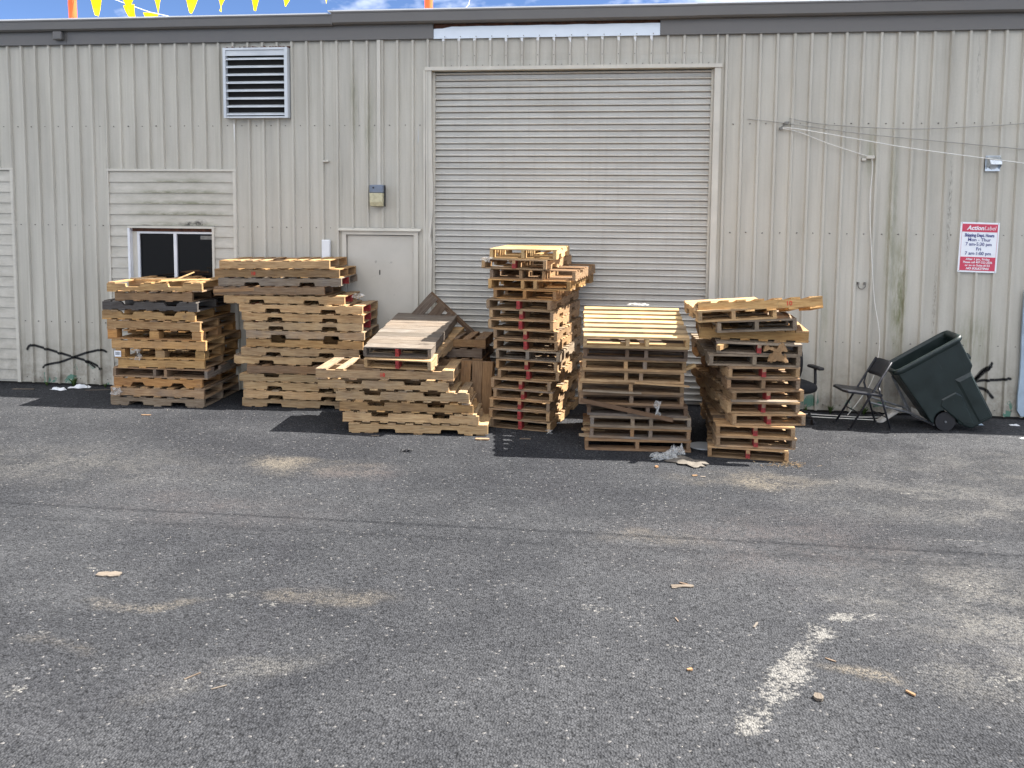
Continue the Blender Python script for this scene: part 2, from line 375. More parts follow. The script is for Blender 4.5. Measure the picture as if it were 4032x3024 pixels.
def fbm(cell, oct_=4, sx=1.):                                           # fractal value noise over the yard
    out = np.zeros(GX.shape); amp = 1.; tot = 0.
    for o_ in range(oct_):
        c_ = cell / 2 ** o_; ux = (np.clip(GX, -3, 18) + 3) / (c_ * sx); uy = (np.clip(GY, -9, 3) + 9) / c_
        G = nr.rand(int(uy.max()) + 3, int(ux.max()) + 3); ix, iy = ux.astype(int), uy.astype(int); fx, fy = ux - ix, uy - iy
        fx, fy = fx * fx * (3 - 2 * fx), fy * fy * (3 - 2 * fy)
        out += amp * ((G[iy, ix] * (1 - fx) + G[iy, ix + 1] * fx) * (1 - fy) + (G[iy + 1, ix] * (1 - fx) + G[iy + 1, ix + 1] * fx) * fy); tot += amp; amp *= .6
    return out / tot
masks = {n: np.zeros(GX.shape) for n in ('dust_tan', 'dust_red', 'dust_pale', 'paint')}
WX, WY = (fbm(.5) - .5) * .55, (fbm(.5) - .5) * .35
patch = np.clip((fbm(.22, 3, 1.6) - .36) / .28, 0, 1)
GX0_, GY0_ = GX, GY; GX, GY = GX0_ + WX, GY0_ + WY
for (cx, cy, sx, sy, a, st, cc) in GROUND_DUST:
    n = 'dust_tan' if cc == TAN else 'dust_red' if cc == RDD else 'dust_pale'; masks[n] = np.maximum(masks[n], gblob(cx, cy, sx * 1.15, sy * 1.2, a, .9) * st * (.25 + .75 * patch))
GX, GY = GX0_ + WX * .25, GY0_ + WY * .25
for (cx, cy, sx, sy, a, th) in GROUND_PAINT: masks['paint'] = np.maximum(masks['paint'], gblob(cx, cy, max(sx, .035), max(sy, .035), a, .8) * min(1, (1.0 - th) * 1.7))
GX, GY = GX0_, GY0_
masks['paint'] *= .72 + .28 * np.clip((fbm(.12, 3) - .3) / .3, 0, 1)
wr = np.clip((fbm(1.6, 5, 1.5) - .40) / .26, 0, 1) * .8
side = np.clip((GX - 8.6) / 3.0, 0, 1) * .55 + np.clip((6.6 - GX) / 2.5, 0, 1) * np.clip((-4.2 - GY) / 2, 0, 1) * .5
masks['wear'] = np.clip(wr * .55 + side * (.4 + .6 * patch), 0, 1)
for n, mk in masks.items(): gm.attributes.new(n, 'FLOAT', 'POINT').data.foreach_set('value', mk.ravel().astype(np.float32))
gm.materials.append(ASPHALT); g = bpy.data.objects.new('ground', gm); col.objects.link(g)
tag(g, 'dark grey asphalt yard with dust films and worn paint scuffs', kind='structure')

# ------------------------------------------------------------------ the warehouse
RP = 0.2032
BLD = empty('warehouse_building', (0, 0, 0), label='beige ribbed metal warehouse with roll-up door and grey eaves', cat='building')
ZT = 4.705
def ribs(x, ph):                      # depth of the sheet at x, ribs stand out towards the yard
    u = ((x / RP - ph + .5) % 1.0 - .5) * RP
    a = abs(u)
    if a < .013: return -.035
    if a < .025: return -.035 * (1 - (a - .013) / .012)
    return 0.
def xs(x0, x1, ph):
    pts = {x0, x1}
    k0 = math.floor(x0 / RP - ph) - 1
    for k in range(k0, k0 + int((x1 - x0) / RP) + 4):
        c = (k + ph) * RP
        for d in (-.025, -.013, .013, .025, -.05, .05):
            if x0 < c + d < x1: pts.add(c + d)
    return sorted(pts)
def sheet(mb, x0, x1, z0, z1, ph, off=0., dent=None):
    X = xs(x0, x1, ph); Z = [z0 + (z1 - z0) * i / 8 for i in range(9)]
    vs = []; rnd = random.Random(int(x0 * 1000))
    wob = [rnd.uniform(-.002, .002) for _ in Z]
    for zi, z in enumerate(Z):
        for x in X: vs.append((x + wob[zi] * .6, ribs(x, ph) - off + wob[zi], z))
    n = len(X); fs = [(j * n + i, j * n + i + 1, (j + 1) * n + i + 1, (j + 1) * n + i) for j in range(8) for i in range(n - 1)]
    mb.add(vs, fs)
# vertical panels, three feet wide; openings leave strips above
LX0, LX1 = 1.412, 3.255      # siding bay with the window
DX0, DX1 = 4.735, 5.760      # personnel door frame
GX0, GX1 = 5.900, 9.560      # roll-up opening
def panel(x0, x1, ph, i):
    mb = MB(); off = .003 if i % 2 else 0.
    cuts = sorted({x0, x1, *[c for c in (.006, LX0, LX1, DX0, DX1, GX0, GX1, -1.6) if x0 < c < x1]})
    for a, b in zip(cuts, cuts[1:]):
        m = (a + b) / 2; z0 = .03
        if -1.6 < m < .006: z0 = 3.04
        if LX0 < m < LX1: z0 = 3.03
        if DX0 < m < DX1: z0 = 2.235
        if GX0 < m < GX1: z0 = 4.325
        sheet(mb, a, b, z0, ZT, ph, off)
    return mb.build('wall_panel', WALL, BLD, fix=False)
i = 0; x = -4.2
while x < GX1 - .01:
    x1 = min(x + RP * 4.5, GX1); panel(x, min(x1 + .014, GX1), 0.0, i); x = x1; i += 1
x = GX1
while x < 19:
    x1 = x + RP * 4.5; panel(x, x1 + .014, .55, i); x = x1; i += 1
# end walls, rear wall and roof keep the inside dark
MB().box(-4.3, -4.21, .06, 16, 0, ZT).build('end_wall', WALL, BLD)
MB().box(18.9, 19.0, .06, 16, 0, ZT).build('end_wall', WALL, BLD)
MB().box(-4.2, 18.9, 15.9, 16, 0, ZT).build('rear_wall', WALL, BLD)
MB().add([(-4.4, -.02, 4.98), (19.3, -.02, 4.98), (19.3, 16.2, 5.35), (-4.4, 16.2, 5.35), (-4.4, -.02, 5.0), (19.3, -.02, 5.0), (19.3, 16.2, 5.37), (-4.4, 16.2, 5.37)],
    [(0, 3, 2, 1), (4, 5, 6, 7), (0, 1, 5, 4), (1, 2, 6, 5), (2, 3, 7, 6), (3, 0, 4, 7)]).build('roof', WHITEP, BLD)
# fascia under the gutter; a length is missing above the roll-up door
for a, b in ((-4.3, .9), (.903, 5.965), (8.845, 13.5), (13.503, 19.1)):
    MB().strip([(-.034, 4.695), (-.034, 4.70), (-.052, 4.702), (-.052, 4.915), (.02, 4.915)], a, b).build('fascia_board', FASCIA, BLD, fix=False)
MB().box(5.966, 8.844, -.012, .02, 4.83, 4.915).build('rotten_wood_strip', ROT, BLD)
sh = MB(); X = [5.968 + 2.874 * i / 24 for i in range(25)]
top = [4.852 + .002 * math.sin(i * 1.7) - (.026 if i < 2 else 0) for i in range(25)]
vs = [(x_, -.040 - .003 * math.sin(i_ * 2.1), 4.700) for i_, x_ in enumerate(X)] + [(x_, -.036 - .004 * math.sin(i_ * 1.3), t_) for i_, (x_, t_) in enumerate(zip(X, top))]
sh.add(vs, [(i_, i_ + 1, i_ + 26, i_ + 25) for i_ in range(24)])
tag(sh.build('flashing_sheet', PALEM, BLD, fix=False), 'bare white sheet metal patch over the roll-up door')
# gutter in two runs: the right one laps over the left
def gutter(a, b, y, zb, zt):
    mb = MB(); mb.strip([(-.03, zb + .004), (y + .03, zb), (y, zb + .02), (y - .006, zt - .02), (y - .016, zt - .018), (y - .016, zt), (y + .012, zt), (y + .012, zt - .01), (-.03, zt - .02)], a, b)
    return mb.build('gutter', FASCIA, BLD, fix=False)
gutter(-4.4, 2.24, -.135, 4.872, 5.012); gutter(2.238, 4.648, -.138, 4.874, 5.014)
gutter(4.652, 9.28, -.150, 4.886, 5.042); gutter(9.277, 13.0, -.152, 4.889, 5.045); gutter(12.998, 19.2, -.152, 4.887, 5.042)
MB().box(4.644, 4.651, -.142, -.03, 4.876, 5.012).build('gutter_end_cap', FASCIA, BLD)
MB().box(-4.4, 4.6, -.13, .3, 5.016, 5.034).build('roof_edge', WHITEP, BLD)
MB().box(4.6, 19.2, -.145, .3, 5.047, 5.062).build('roof_edge', WHITEP, BLD)
MB().cbox(.745, .875, -.128, -.055, 4.755, 4.868, .012).build('gutter_outlet', FASCIA, BLD)
# roll-up door: jambs, head, guide and one object for each slat
ROLL = empty('roll_up_door', (0, 0, 0)); ROLL.parent = BLD; tag(ROLL, 'wide beige roll-up door of narrow steel slats')
lz = [0, .8, 1.5, 2.0, 2.15, 2.5, 2.8, 3.1, 4.0, 4.31]; lo = [.0, .0, .004, .010, -.012, .018, .022, .008, 0, 0]
jb = MB()
for (za, oa), (zb_, ob) in zip(zip(lz, lo), list(zip(lz, lo))[1:]):
    jb.add([(5.862 + .2 * oa, -.034, za), (5.938 + oa, -.034 + oa * .5, za), (5.938 + oa, .13, za), (5.862 + .2 * ob, -.034, zb_), (5.938 + ob, -.034 + ob * .5, zb_), (5.938 + ob, .13, zb_)], [(0, 1, 4, 3), (1, 2, 5, 4)])
tag(jb.build('door_jamb', TRIMB, ROLL, fix=False), 'bent and dented left jamb of the roll-up door')
MB().box(5.832, 5.858, -.030, -.004, .0, 4.31).build('jamb_trim', TRIMB, ROLL)
MB().box(9.522, 9.598, -.034, .13, 0, 4.315).build('door_jamb', TRIMB, ROLL)
MB().box(5.855, 9.610, -.050, .13, 4.30, 4.345).build('door_head', TRIMB, ROLL)
MB().box(5.940, 5.972, .045, .13, 0, 4.29).build('guide_rail', TRIMB, ROLL)
MB().box(9.492, 9.520, .045, .13, 0, 4.29).build('guide_rail', TRIMB, ROLL)
sp = .0806
prof = [(.092, 0), (.090, .041), (.090, .0412), (.125, .0414), (.125, .049), (.070, .0495), (.062, .053), (.058, .058), (.060, .064), (.068, .071), (.084, .0775), (.092, .0806)]
sm = MB().strip(prof, 5.965, 9.500).mesh('slat'); sm.materials.append(CURTAIN)
for k in range(53): inst('slat', sm, ROLL, (0, random.uniform(-.0012, .0012), .02 + k * sp))
MB().box(5.97, 9.495, .0785, .12, .0, .022).build('bottom_bar', BLACKP, ROLL)
# drip spots of white paint on the rib heads below the flashing
for k in range(14):
    xk = (30 + k) * RP
    MB().prism([(xk - .016, 4.662 + random.uniform(-.012, .012)), (xk + .012, 4.655 + random.uniform(-.03, .01)), (xk + .015, 4.697), (xk - .018, 4.697)], -.0385, -.036).build('paint_daub', WHITEP, BLD)
# personnel door
DR = empty('metal_door', (0, 0, 0)); DR.parent = BLD; tag(DR, 'beige flush metal door stencilled with a black 1')
def doorpaint():
    k = NT('door_paint'); p = k.pos(); n = k.noise(p, 1.6, 5, .6); s = k.rng(k.noise(p, 9, 3), .68, .72)
    c = k.mix(k.rng(n, .3, .7), (.46, .435, .375), (.55, .52, .455)); c = k.mix(k.math('MULTIPLY', s, .45), c, (.2, .19, .17))
    return k.fin(c, .5)
DOORP = doorpaint()
MB().cbox(4.792, 5.697, .004, .045, .012, 2.165, .003).build('door_leaf', DOORP, DR)
MB().box(4.733, 4.786, -.036, .06, 0, 2.19).build('door_frame', TRIMB, DR)
MB().box(5.704, 5.762, -.036, .06, 0, 2.19).build('door_frame', TRIMB, DR)
MB().box(4.733, 5.762, -.037, .06, 2.174, 2.232).build('door_frame', TRIMB, DR)
MB().add([(4.69, -.075, 2.232), (5.80, -.075, 2.232), (5.80, -.02, 2.262), (4.69, -.02, 2.262), (4.69, -.075, 2.226), (5.80, -.075, 2.226), (5.80, -.02, 2.234), (4.69, -.02, 2.234)], [(0, 1, 2, 3), (0, 4, 5, 1), (4, 7, 6, 5), (0, 3, 7, 4), (1, 5, 6, 2)]).build('drip_cap', TRIMB, DR)
MB().box(4.70, 5.79, .062, .09, 0, 2.23).build('door_gap', DARK, DR)
for zc in (1.90, 1.10, .28):
    MB().tube([(5.700, -.012, zc - .055), (5.700, -.012, zc + .055)], .0095, 8).build('hinge', SEATW, DR)
MB().cbox(4.83, 4.88, -.05, .0, .98, 1.03, .01).build('door_knob', GALV, DR)

def text(name, body, size, loc, mat, parent, bold=0., shear=0., align='CENTER', sx=1., rot=(math.pi / 2, 0, 0), ext=.0008):
    c = bpy.data.curves.new(name, 'FONT'); c.body = body; c.size = size; c.offset = bold; c.shear = shear; c.extrude = ext
    c.align_x = align; c.resolution_u = 3
    o = bpy.data.objects.new(name, c); col.objects.link(o)
    dg = bpy.context.evaluated_depsgraph_get(); m = bpy.data.meshes.new_from_object(o.evaluated_get(dg))
    bpy.data.objects.remove(o); m.materials.clear(); m.materials.append(mat)
    t = bpy.data.objects.new(name, m); col.objects.link(t); t.parent = parent; t.location = loc; t.rotation_euler = rot; t.scale = (sx, 1, 1)
    return t
text('door_number', '1', .085, (5.235, .002, 1.645), BLACKI, DR, .003)
# siding bays: every plank is its own piece
def planks(x0, x1, z0, z1, holes, par):
    z = z0
    while z < z1 - .02:
        zt = min(z + .147, z1)
        segs = [(x0, x1)]
        for (hx0, hx1, hz0, hz1) in holes:
            if z < hz1 - .02 and zt > hz0: segs = [(x0, hx0), (hx1, x1)]
        for a, b in segs:
            j = random.uniform(-.0015, .0015)
            MB().add([(a, -.022 + j, z), (b, -.022 + j, z), (b, -.006, zt + .004), (a, -.006, zt + .004), (a, .0, z + .001), (b, .0, z + .001)], [(0, 1, 2, 3), (0, 4, 5, 1)]).build('plank', SIDING, par, fix=False)
        z += .147
SB = empty('siding_bay'); SB.parent = BLD
WIN = (1.695, 2.945, .95, 2.228)
planks(LX0 + .02, LX1 - .02, .06, 3.0, [WIN], SB)
SB2 = empty('siding_bay'); SB2.parent = BLD
planks(-1.6, -.03, .06, 3.0, [], SB2)
for par, (a, b, zt) in ((SB, (LX0, LX1, 3.03)), (SB2, (-1.62, .006, 3.04))):
    MB().box(a - .012, a + .022, -.034, .004, .03, zt - .028).build('corner_trim', TRIMB, par)
    MB().box(b - .035, b + .012, -.034, .004, .03, zt - .028).build('corner_trim', TRIMB, par)
    MB().box(a - .012, b + .012, -.036, .004, zt - .028, zt).build('top_trim', TRIMB, par)
    hx0, hx1, hz0, hz1 = WIN if par is SB else (-1.2, -1.1, .75, .8)
    MB().box(a, hx0 + .03, .006, .02, 0, zt).box(hx1 - .03, b, .006, .02, 0, zt).box(hx0 + .03, hx1 - .03, .006, .02, hz1, zt).box(hx0 + .03, hx1 - .03, .006, .02, 0, hz0).build('backing_board', TRIMB, par)
# windows
def window(x0, x1, z0, z1, lab):
    W = empty('window'); W.parent = BLD; tag(W, lab)
    MB().box(x0, x0 + .032, -.040, .07, z0, z1).build('window_casing', WHITEP if lab[0] == 's' else TRIMB, W)
    MB().box(x1 - .032, x1, -.040, .07, z0, z1).build('window_casing', TRIMB, W)
    MB().box(x0, x1, -.042, .07, z1, z1 + .03).build('window_casing', TRIMB, W)
    MB().box(x0 + .032, x1 - .032, .03, .08, z1 - .045, z1 - .001).build('rotten_head', ROT, W)
    MB().box(x0 + .033, x0 + .10, .03, .07, z0, z1 - .05).build('side_lining', TRIMB, W)
    fx0, fx1, fz1 = x0 + .10, x1 - .035, z1 - .075
    MB().box(fx0, fx0 + .035, .028, .085, z0, fz1).build('window_frame', WHITEP, W)
    MB().box(fx1 - .02, fx1, .028, .085, z0, fz1).build('window_frame', WHITEP, W)
    MB().box(fx0, fx1, .026, .085, fz1, fz1 + .026).build('window_frame', WHITEP, W)
    MB().box(fx0, fx1, .026, .085, z0 - .03, z0).build('window_frame', WHITEP, W)
    xm = (fx0 + fx1) / 2 - .005
    MB().box(xm - .02, xm + .022, .024, .085, z0, fz1).build('window_mullion', WHITEP, W)
    for a, b, yy in ((fx0 + .036, xm - .021, .055), (xm + .023, fx1 - .021, .06)):
        MB().box(a, b, yy, yy + .006, z0, fz1).build('pane', GLASS, W)
        MB().box(a, a + .012, yy - .01, yy - .001, z0, fz1).build('sash_edge', BLACKP, W)
    return xm, fx1, fz1, W
xm, fx1, fz1, WN = window(*WIN, 'sliding window with two dark panes and a white frame')
MB().box(fx1 - .21, fx1 - .04, .0565, .0588, fz1 - .075, fz1 - .025).build('window_sticker', SCREW, WN)
# louvre
LV = empty('louvre_vent'); LV.parent = BLD; tag(LV, 'white louvred vent high on the wall')
vx0, vx1, vz0, vz1 = 3.150, 4.036, 3.700, 4.612
MB().box(vx0 + .03, vx1 - .03, -.043, -.040, vz0, vz1).build('vent_shade_back', DARK, LV)  # near-black sheet over the wall, painted-in shade between the blades
for a, b in ((vx0, vx0 + .036), (vx1 - .044, vx1)): MB().box(a, b, -.115, .02, vz0, vz1).build('vent_frame', WHITEM, LV)
MB().box(vx0 + .036, vx1 - .044, -.113, .02, vz0, vz0 + .02).build('vent_frame', WHITEM, LV)
MB().box(vx0 + .036, vx1 - .044, -.113, .02, vz1 - .028, vz1).build('vent_frame', WHITEM, LV)
bl = MB(); bl.add([(0, -.050, 0), (.802, -.050, 0), (.802, -.050, .017), (0, -.050, .017), (0, .0, .040), (.802, .0, .040), (.802, -.046, .017), (0, -.046, .017), (0, -.046, .0), (.802, -.046, .0)], [(0, 1, 2, 3), (3, 2, 6, 7), (7, 6, 5, 4), (0, 8, 9, 1), (8, 7, 6, 9)])
bm_ = bl.mesh('louvre_blade'); bm_.materials.append(WHITEM)
for k in range(8): inst('louvre_blade', bm_, LV, (vx0 + .038, -.056, vz0 + .035 + k * .103))
MB().box(vx0 + .036, vx1 - .044, -.095, -.085, vz1 - .10, vz1 - .03).build('vent_top_panel', WHITEM, LV)
rs = MB()
for k in range(46):
    xx = vx0 - .02 + k * .020; rs.box(xx, xx + .021, -.05 - random.uniform(0, .012), -.027, vz1 + .001, vz1 + random.uniform(.008, .026))
rs.build('red_sealant', ROT, LV)
# screws too small to pick singly
sc = MB()
for zz in (.10, .901, 2.258, 3.608):
    k = -20
    while k < 92:
        ph = 0. if k * RP < GX1 - .2 else .55
        xx = (k + .48 + ph) * RP; k += 1
        bad = (LX0 < xx < LX1 and zz < 3.03) or (-1.6 < xx < .02 and zz < 3.04) or (DX0 - .05 < xx < DX1 + .05 and zz < 2.3) or (5.82 < xx < 9.62) or (vx0 < xx < vx1 and zz > 3.69)
        if bad or xx > 18.5: continue
        r_ = random.uniform(.0055, .0085); sc.tube([(xx + random.uniform(-.012, .012), .002, zz + random.uniform(-.006, .006)), (xx, -.011, zz)], r_, 6)
for k in range(17): sc.tube([((30.5 + k) * RP, .0, 4.365), ((30.5 + k) * RP, -.012, 4.365)], .007, 6); sc.tube([((30 + k) * RP, -.033, 4.48), ((30 + k) * RP, -.043, 4.48)], .007, 6)
for k in range(14): sc.tube([((30.1 + k) * RP, -.04, 4.722), ((30.1 + k) * RP, -.05, 4.722)], .006, 6)
for k in range(9):
    for xx in (vx0 - .012, vx1 + .014): sc.tube([(xx, .0, vz0 + .05 + k * .1), (xx, -.012, vz0 + .05 + k * .1)], .006, 6)
tag(sc.build('screw_heads', SCREW, BLD), kind='stuff')
# spray paint strokes that follow the ribs
def stroke(pts, wd, ph):
    P = []
    for (a, b) in zip(pts, pts[1:]):
        n = max(2, int((Vector(b) - Vector(a)).length / .008))
        for t in range(n): P.append(Vector(a).lerp(Vector(b), t / n))
    P.append(Vector(pts[-1]))
    for _ in range(12): P = [P[0]] + [(P[i - 1] + P[i] * 2 + P[i + 1]) / 4 for i in range(1, len(P) - 1)] + [P[-1]]
    vs = []; ed = []; fs = []
    for i_, p in enumerate(P):
        d = (P[min(i_ + 1, len(P) - 1)] - P[max(i_ - 1, 0)]).normalized(); n = Vector((-d[1], d[0]))
        end = min(1, i_ / 3, (len(P) - 1 - i_) / 3)
        for q in (-1, -.5, 0, .5, 1):
            x_, z_ = p + n * q * wd * .98; vs.append((x_, ribs(x_, ph) - .0085, z_)); ed.append((1 - abs(q)) * end)
    for i_ in range(len(P) - 1):
        for q in range(4): fs.append((i_ * 5 + q, i_ * 5 + q + 1, i_ * 5 + q + 6, i_ * 5 + q + 5))
    o = MB().add(vs, fs).build('graffiti_stroke', SPRAY, BLD, fix=False)
    at = o.data.attributes.new('edge', 'FLOAT', 'POINT'); at.data.foreach_set('value', ed); return o
stroke([(.105, .475), (.14, .55), (.21, .563), (.38, .52), (.815, .408), (1.02, .36), (1.16, .30), (1.25, .24)], .026, 0)
stroke([(.33, .23), (.40, .285), (.49, .305), (.62, .33), (.83, .408), (1.0, .47), (1.22, .524), (1.28, .515), (1.33, .48)], .024, 0)
stroke([(1.0, .365), (1.08, .31), (1.15, .255)], .020, 0)
stroke([(12.64, .36), (12.74, .443), (12.846, .558), (12.93, .66), (12.965, .71)], .034, .55)
stroke([(12.74, .445), (12.85, .60), (12.96, .655), (12.968, .66)], .030, .55)
stroke([(12.70, .44), (12.85, .475), (13.05, .485), (13.16, .51), (13.20, .49)], .026, .55)
stroke([(12.68, .42), (12.80, .38), (12.88, .37), (12.95, .30), (13.0, .24)], .028, .55)
stroke([(12.38, .40), (12.50, .37), (12.70, .43)], .026, .55)
# blue-grey flashing at the far right, bent at the foot
fl = MB(); Z = [0.05, .12, .3, .55, .8, 1.05, 1.3, 1.6]; xl = [13.295, 13.255, 13.250, 13.262, 13.262, 13.255, 13.258, 13.262]
for i_ in range(7):
    fl.add([(xl[i_], -.06, Z[i_]), (13.9, -.075, Z[i_]), (xl[i_ + 1], -.06, Z[i_ + 1]), (13.9, -.075, Z[i_ + 1]), (xl[i_], -.03, Z[i_]), (xl[i_ + 1], -.03, Z[i_ + 1])], [(0, 1, 3, 2), (4, 0, 2, 5)])
tag(fl.build('corner_flashing', BLUEG, BLD, fix=False), 'bent blue-grey metal sheet at the right edge')
# narrow cover box and conduit
MB().cbox(4.462, 4.575, -.075, -.028, 1.45, 2.10, .008).build('meter_cover', WHITEP, BLD)
MB().cbox(4.47, 4.56, -.05, -.004, 3.125, 3.15, .005).build('pipe_bracket', TRIMB, BLD)
MB().box(5.222, 5.268, -.056, -.036, 2.83, 4.695).build('conduit', TRIMB, BLD)
# near-black strips put in as the shade of the gap below the sheets
MB().box(-4.2, 5.9, -.004, .05, 0, .029).build('gap_shade_strip', DARK, BLD)
MB().box(9.56, 18.8, -.004, .05, 0, .029).build('gap_shade_strip', DARK, BLD)

# ------------------------------------------------------------------ fixtures on the wall
WL = empty('wall_light', (5.237, -.039, 2.545), label='blue-grey wall light with yellowed lens above the metal door', cat='wall light')
MB().box(-.093, .093, -.03, -.002, .0, .28).build('back_plate', BLACKP, WL)
MB().cbox(-.095, .083, -.115, -.028, .178, .283, .01).build('housing', LAMPB, WL)
MB().add([(-.09, -.03, .003), (.078, -.03, .003), (.078, -.085, .006), (-.09, -.085, .006), (-.093, -.03, .177), (.081, -.03, .177), (.081, -.112, .177), (-.093, -.112, .177), (-.092, -.108, .06), (.08, -.108, .06)],
         [(0, 3, 2, 1), (4, 5, 6, 7), (3, 8, 9, 2), (8, 7, 6, 9), (0, 4, 7, 8, 3), (1, 2, 9, 6, 5)]).build('lens', LENS, WL)
MB().tube([(-.04, -.114, .245), (-.04, -.119, .245)], .012, 10).build('photocell', BLACKP, WL)

SG = empty('shipping_hours_sign', (12.705, -.041, 1.805), (0, rad(1.2), 0), label='red and white shipping hours sign on the right wall', cat='sign')
MB().cbox(-.224, .224, -.004, .0, 0, .608, .0015).build('sign_panel', SIGNW, SG)
MB().box(-.203, .203, -.0062, -.0042, .492, .588).build('red_band', SIGNR, SG)
MB().box(-.203, .203, -.0062, -.0042, .022, .188).build('red_band', SIGNR, SG)
for a in (-.205, .203): MB().box(a, a + .002, -.006, -.0042, .19, .49).build('red_border', SIGNR, SG)
def st(b, s, x_, z_, m, bold=0., sh_=0., al='CENTER', sx=1.): return text('sign_lettering', b, s, (x_, -.0072, z_), m, SG, bold, sh_, al, sx)
st('Action', .072, .045, .517, SIGNW, .0022, .25, 'RIGHT', .98); st('Label', .070, .047, .517, SIGNW, -.0004, .25, 'LEFT', .90)
st('Shipping Dept. Hours', .054, 0, .435, NAVY, .0014, 0, 'CENTER', .72)
st('Mon - Thur', .056, 0, .380, NAVY, .0004); st('7 am-5:30 pm', .056, -.004, .326, NAVY, .0004, 0, 'CENTER', .97)
st('Fri', .056, 0, .268, NAVY, .0004); st('7 am-1:00 pm', .056, -.004, .214, NAVY, .0004, 0, 'CENTER', .97)
st('After 1 pm, Friday', .037, 0, .149, SIGNW, .0007); st('Please call 407-323-2026', .036, 0, .112, SIGNW, .0007, 0, 'CENTER', .93)
st('or go to Suite #132', .036, 0, .075, SIGNW, .0007); st('NO SOLICITING', .036, 0, .036, SIGNW, .0012, .25)
for a in (-.208, .208):
    for b in (.014, .596): MB().tube([(a, -.003, b), (a, -.008, b)], .005, 8).build('screw', SCREW, SG)

DV = empty('dryer_vent_hood', (12.822, -.040, 3.03), label='shiny galvanised vent hood above the hours sign', cat='vent hood')
MB().box(-.085, .085, -.006, .002, 0, .185).build('back_plate', GALV, DV)
MB().add([(-.078, -.006, .18), (.078, -.006, .18), (.07, -.085, .13), (-.07, -.085, .13), (-.06, -.11, .075), (.06, -.11, .075), (-.078, -.006, .02), (.078, -.006, .02)], [(0, 1, 2, 3), (3, 2, 5, 4), (0, 3, 4, 6), (1, 7, 5, 2)]).build('hood', GALV, DV, fix=False)
MB().tube([(0, -.004, .075), (0, -.03, .07)], .05, 16).build('duct_flap', WHITEM, DV)

def cable(name, pts, r, mat, label, n=14, sag=None):
    P = []
    pts = [Vector(p) for p in pts]
    for i_ in range(len(pts) - 1):
        p0 = pts[max(i_ - 1, 0)]; p1 = pts[i_]; p2 = pts[i_ + 1]; p3 = pts[min(i_ + 2, len(pts) - 1)]
        for t in range(n):
            t /= n; P.append(.5 * ((2 * p1) + (p2 - p0) * t + (2 * p0 - 5 * p1 + 4 * p2 - p3) * t * t + (3 * p1 - p0 - 3 * p2 + p3) * t ** 3))
    P.append(pts[-1])
    o = MB().tube(P, r, 6).build(name, mat, smooth=True)
    return tag(o, label, 'cable', 'cables strung along the right wall')
cable('wall_cable', [(10.436, -.03, 3.67), (10.9, -.05, 3.59), (11.775, -.08, 3.533), (12.5, -.07, 3.555), (13.172, -.06, 3.597), (14.2, -.04, 3.70)], .0045, CABLEG, 'topmost thin grey cable sagging across the right wall')
cable('wall_cable', [(9.935, -.03, 3.665), (10.4, -.04, 3.61), (11.2, -.06, 3.49), (12.2, -.07, 3.385), (13.189, -.06, 3.287), (14.4, -.04, 3.16)], .0048, CABLEG, 'grey cable starting nearest the roll-up door on the wall')
cable('wall_cable', [(10.349, -.05, 3.55), (10.55, -.07, 3.535), (11.2, -.10, 3.415), (11.934, -.10, 3.287), (13.198, -.13, 3.111), (14.4, -.08, 2.95)], .0062, CABLE, 'white cable running right past the vent hood')
cable('wall_cable', [(10.35, -.05, 3.545), (10.55, -.06, 3.50), (10.887, -.07, 3.365), (11.2, -.07, 3.26), (11.40, -.05, 3.20)], .0055, CABLE, 'short white cable from the hook to the wall bracket')
cable('wall_cable', [(11.425, -.05, 3.18), (11.44, -.04, 3.05), (11.43, -.04, 2.6), (11.475, -.04, 2.0), (11.53, -.04, 1.45), (11.60, -.05, 1.05), (11.60, -.06, .75), (11.52, -.12, .45), (11.35, -.22, .22), (11.2, -.28, .04)], .0055, CABLE, 'white cable dropping down the wall behind the folding chair')
cable('floor_cable', [(10.2, -.22, .012), (10.6, -.16, .012), (11.0, -.2, .012), (11.3, -.24, .012), (11.6, -.2, .012)], .007, CABLE, 'white cable lying on the asphalt, nearer the wall')['group'] = 'cables on the ground by the wall'
cable('floor_cable', [(10.1, -.32, .012), (10.6, -.3, .012), (11.0, -.33, .012), (11.55, -.36, .012)], .007, CABLE, 'white cable lying on the asphalt, farther from the wall')['group'] = 'cables on the ground by the wall'
HK = MB(); HK.box(10.325, 10.355, -.06, .0, 3.53, 3.56); HK.tube([(10.34, -.03, 3.56), (10.40, -.035, 3.61), (10.44, -.03, 3.625)], .007, 6); HK.box(10.385, 10.43, -.05, -.0, 3.60, 3.63); HK.box(10.66, 10.685, -.035, 0, 3.605, 3.635)
tag(HK.build('cable_hook', SCREW), 'small rusty hooks holding the cables on the wall', 'hook')
BR = MB(); BR.cbox(11.36, 11.46, -.06, -.0, 3.175, 3.215, .006); BR.box(11.31, 11.36, -.05, -.0, 3.155, 3.185)
tag(BR.build('cable_bracket', TRIMB), 'beige bracket where the cable turns down the wall', 'bracket')
RG = MB(); RG.tube([(11.33 + .055 * (1 - math.cos(t)) if 0 else 11.375 + .045 * math.sin(t), -.035, 1.60 - .045 * math.cos(t) + .02) for t in [i_ * .45 - 2.0 for i_ in range(10)]], .006, 6); RG.box(11.325, 11.345, -.04, 0, 1.63, 1.66); RG.box(11.405, 11.425, -.04, 0, 1.63, 1.66)
tag(RG.build('hose_bracket', SCREW), 'small curved metal bracket low on the ribbed wall', 'bracket')

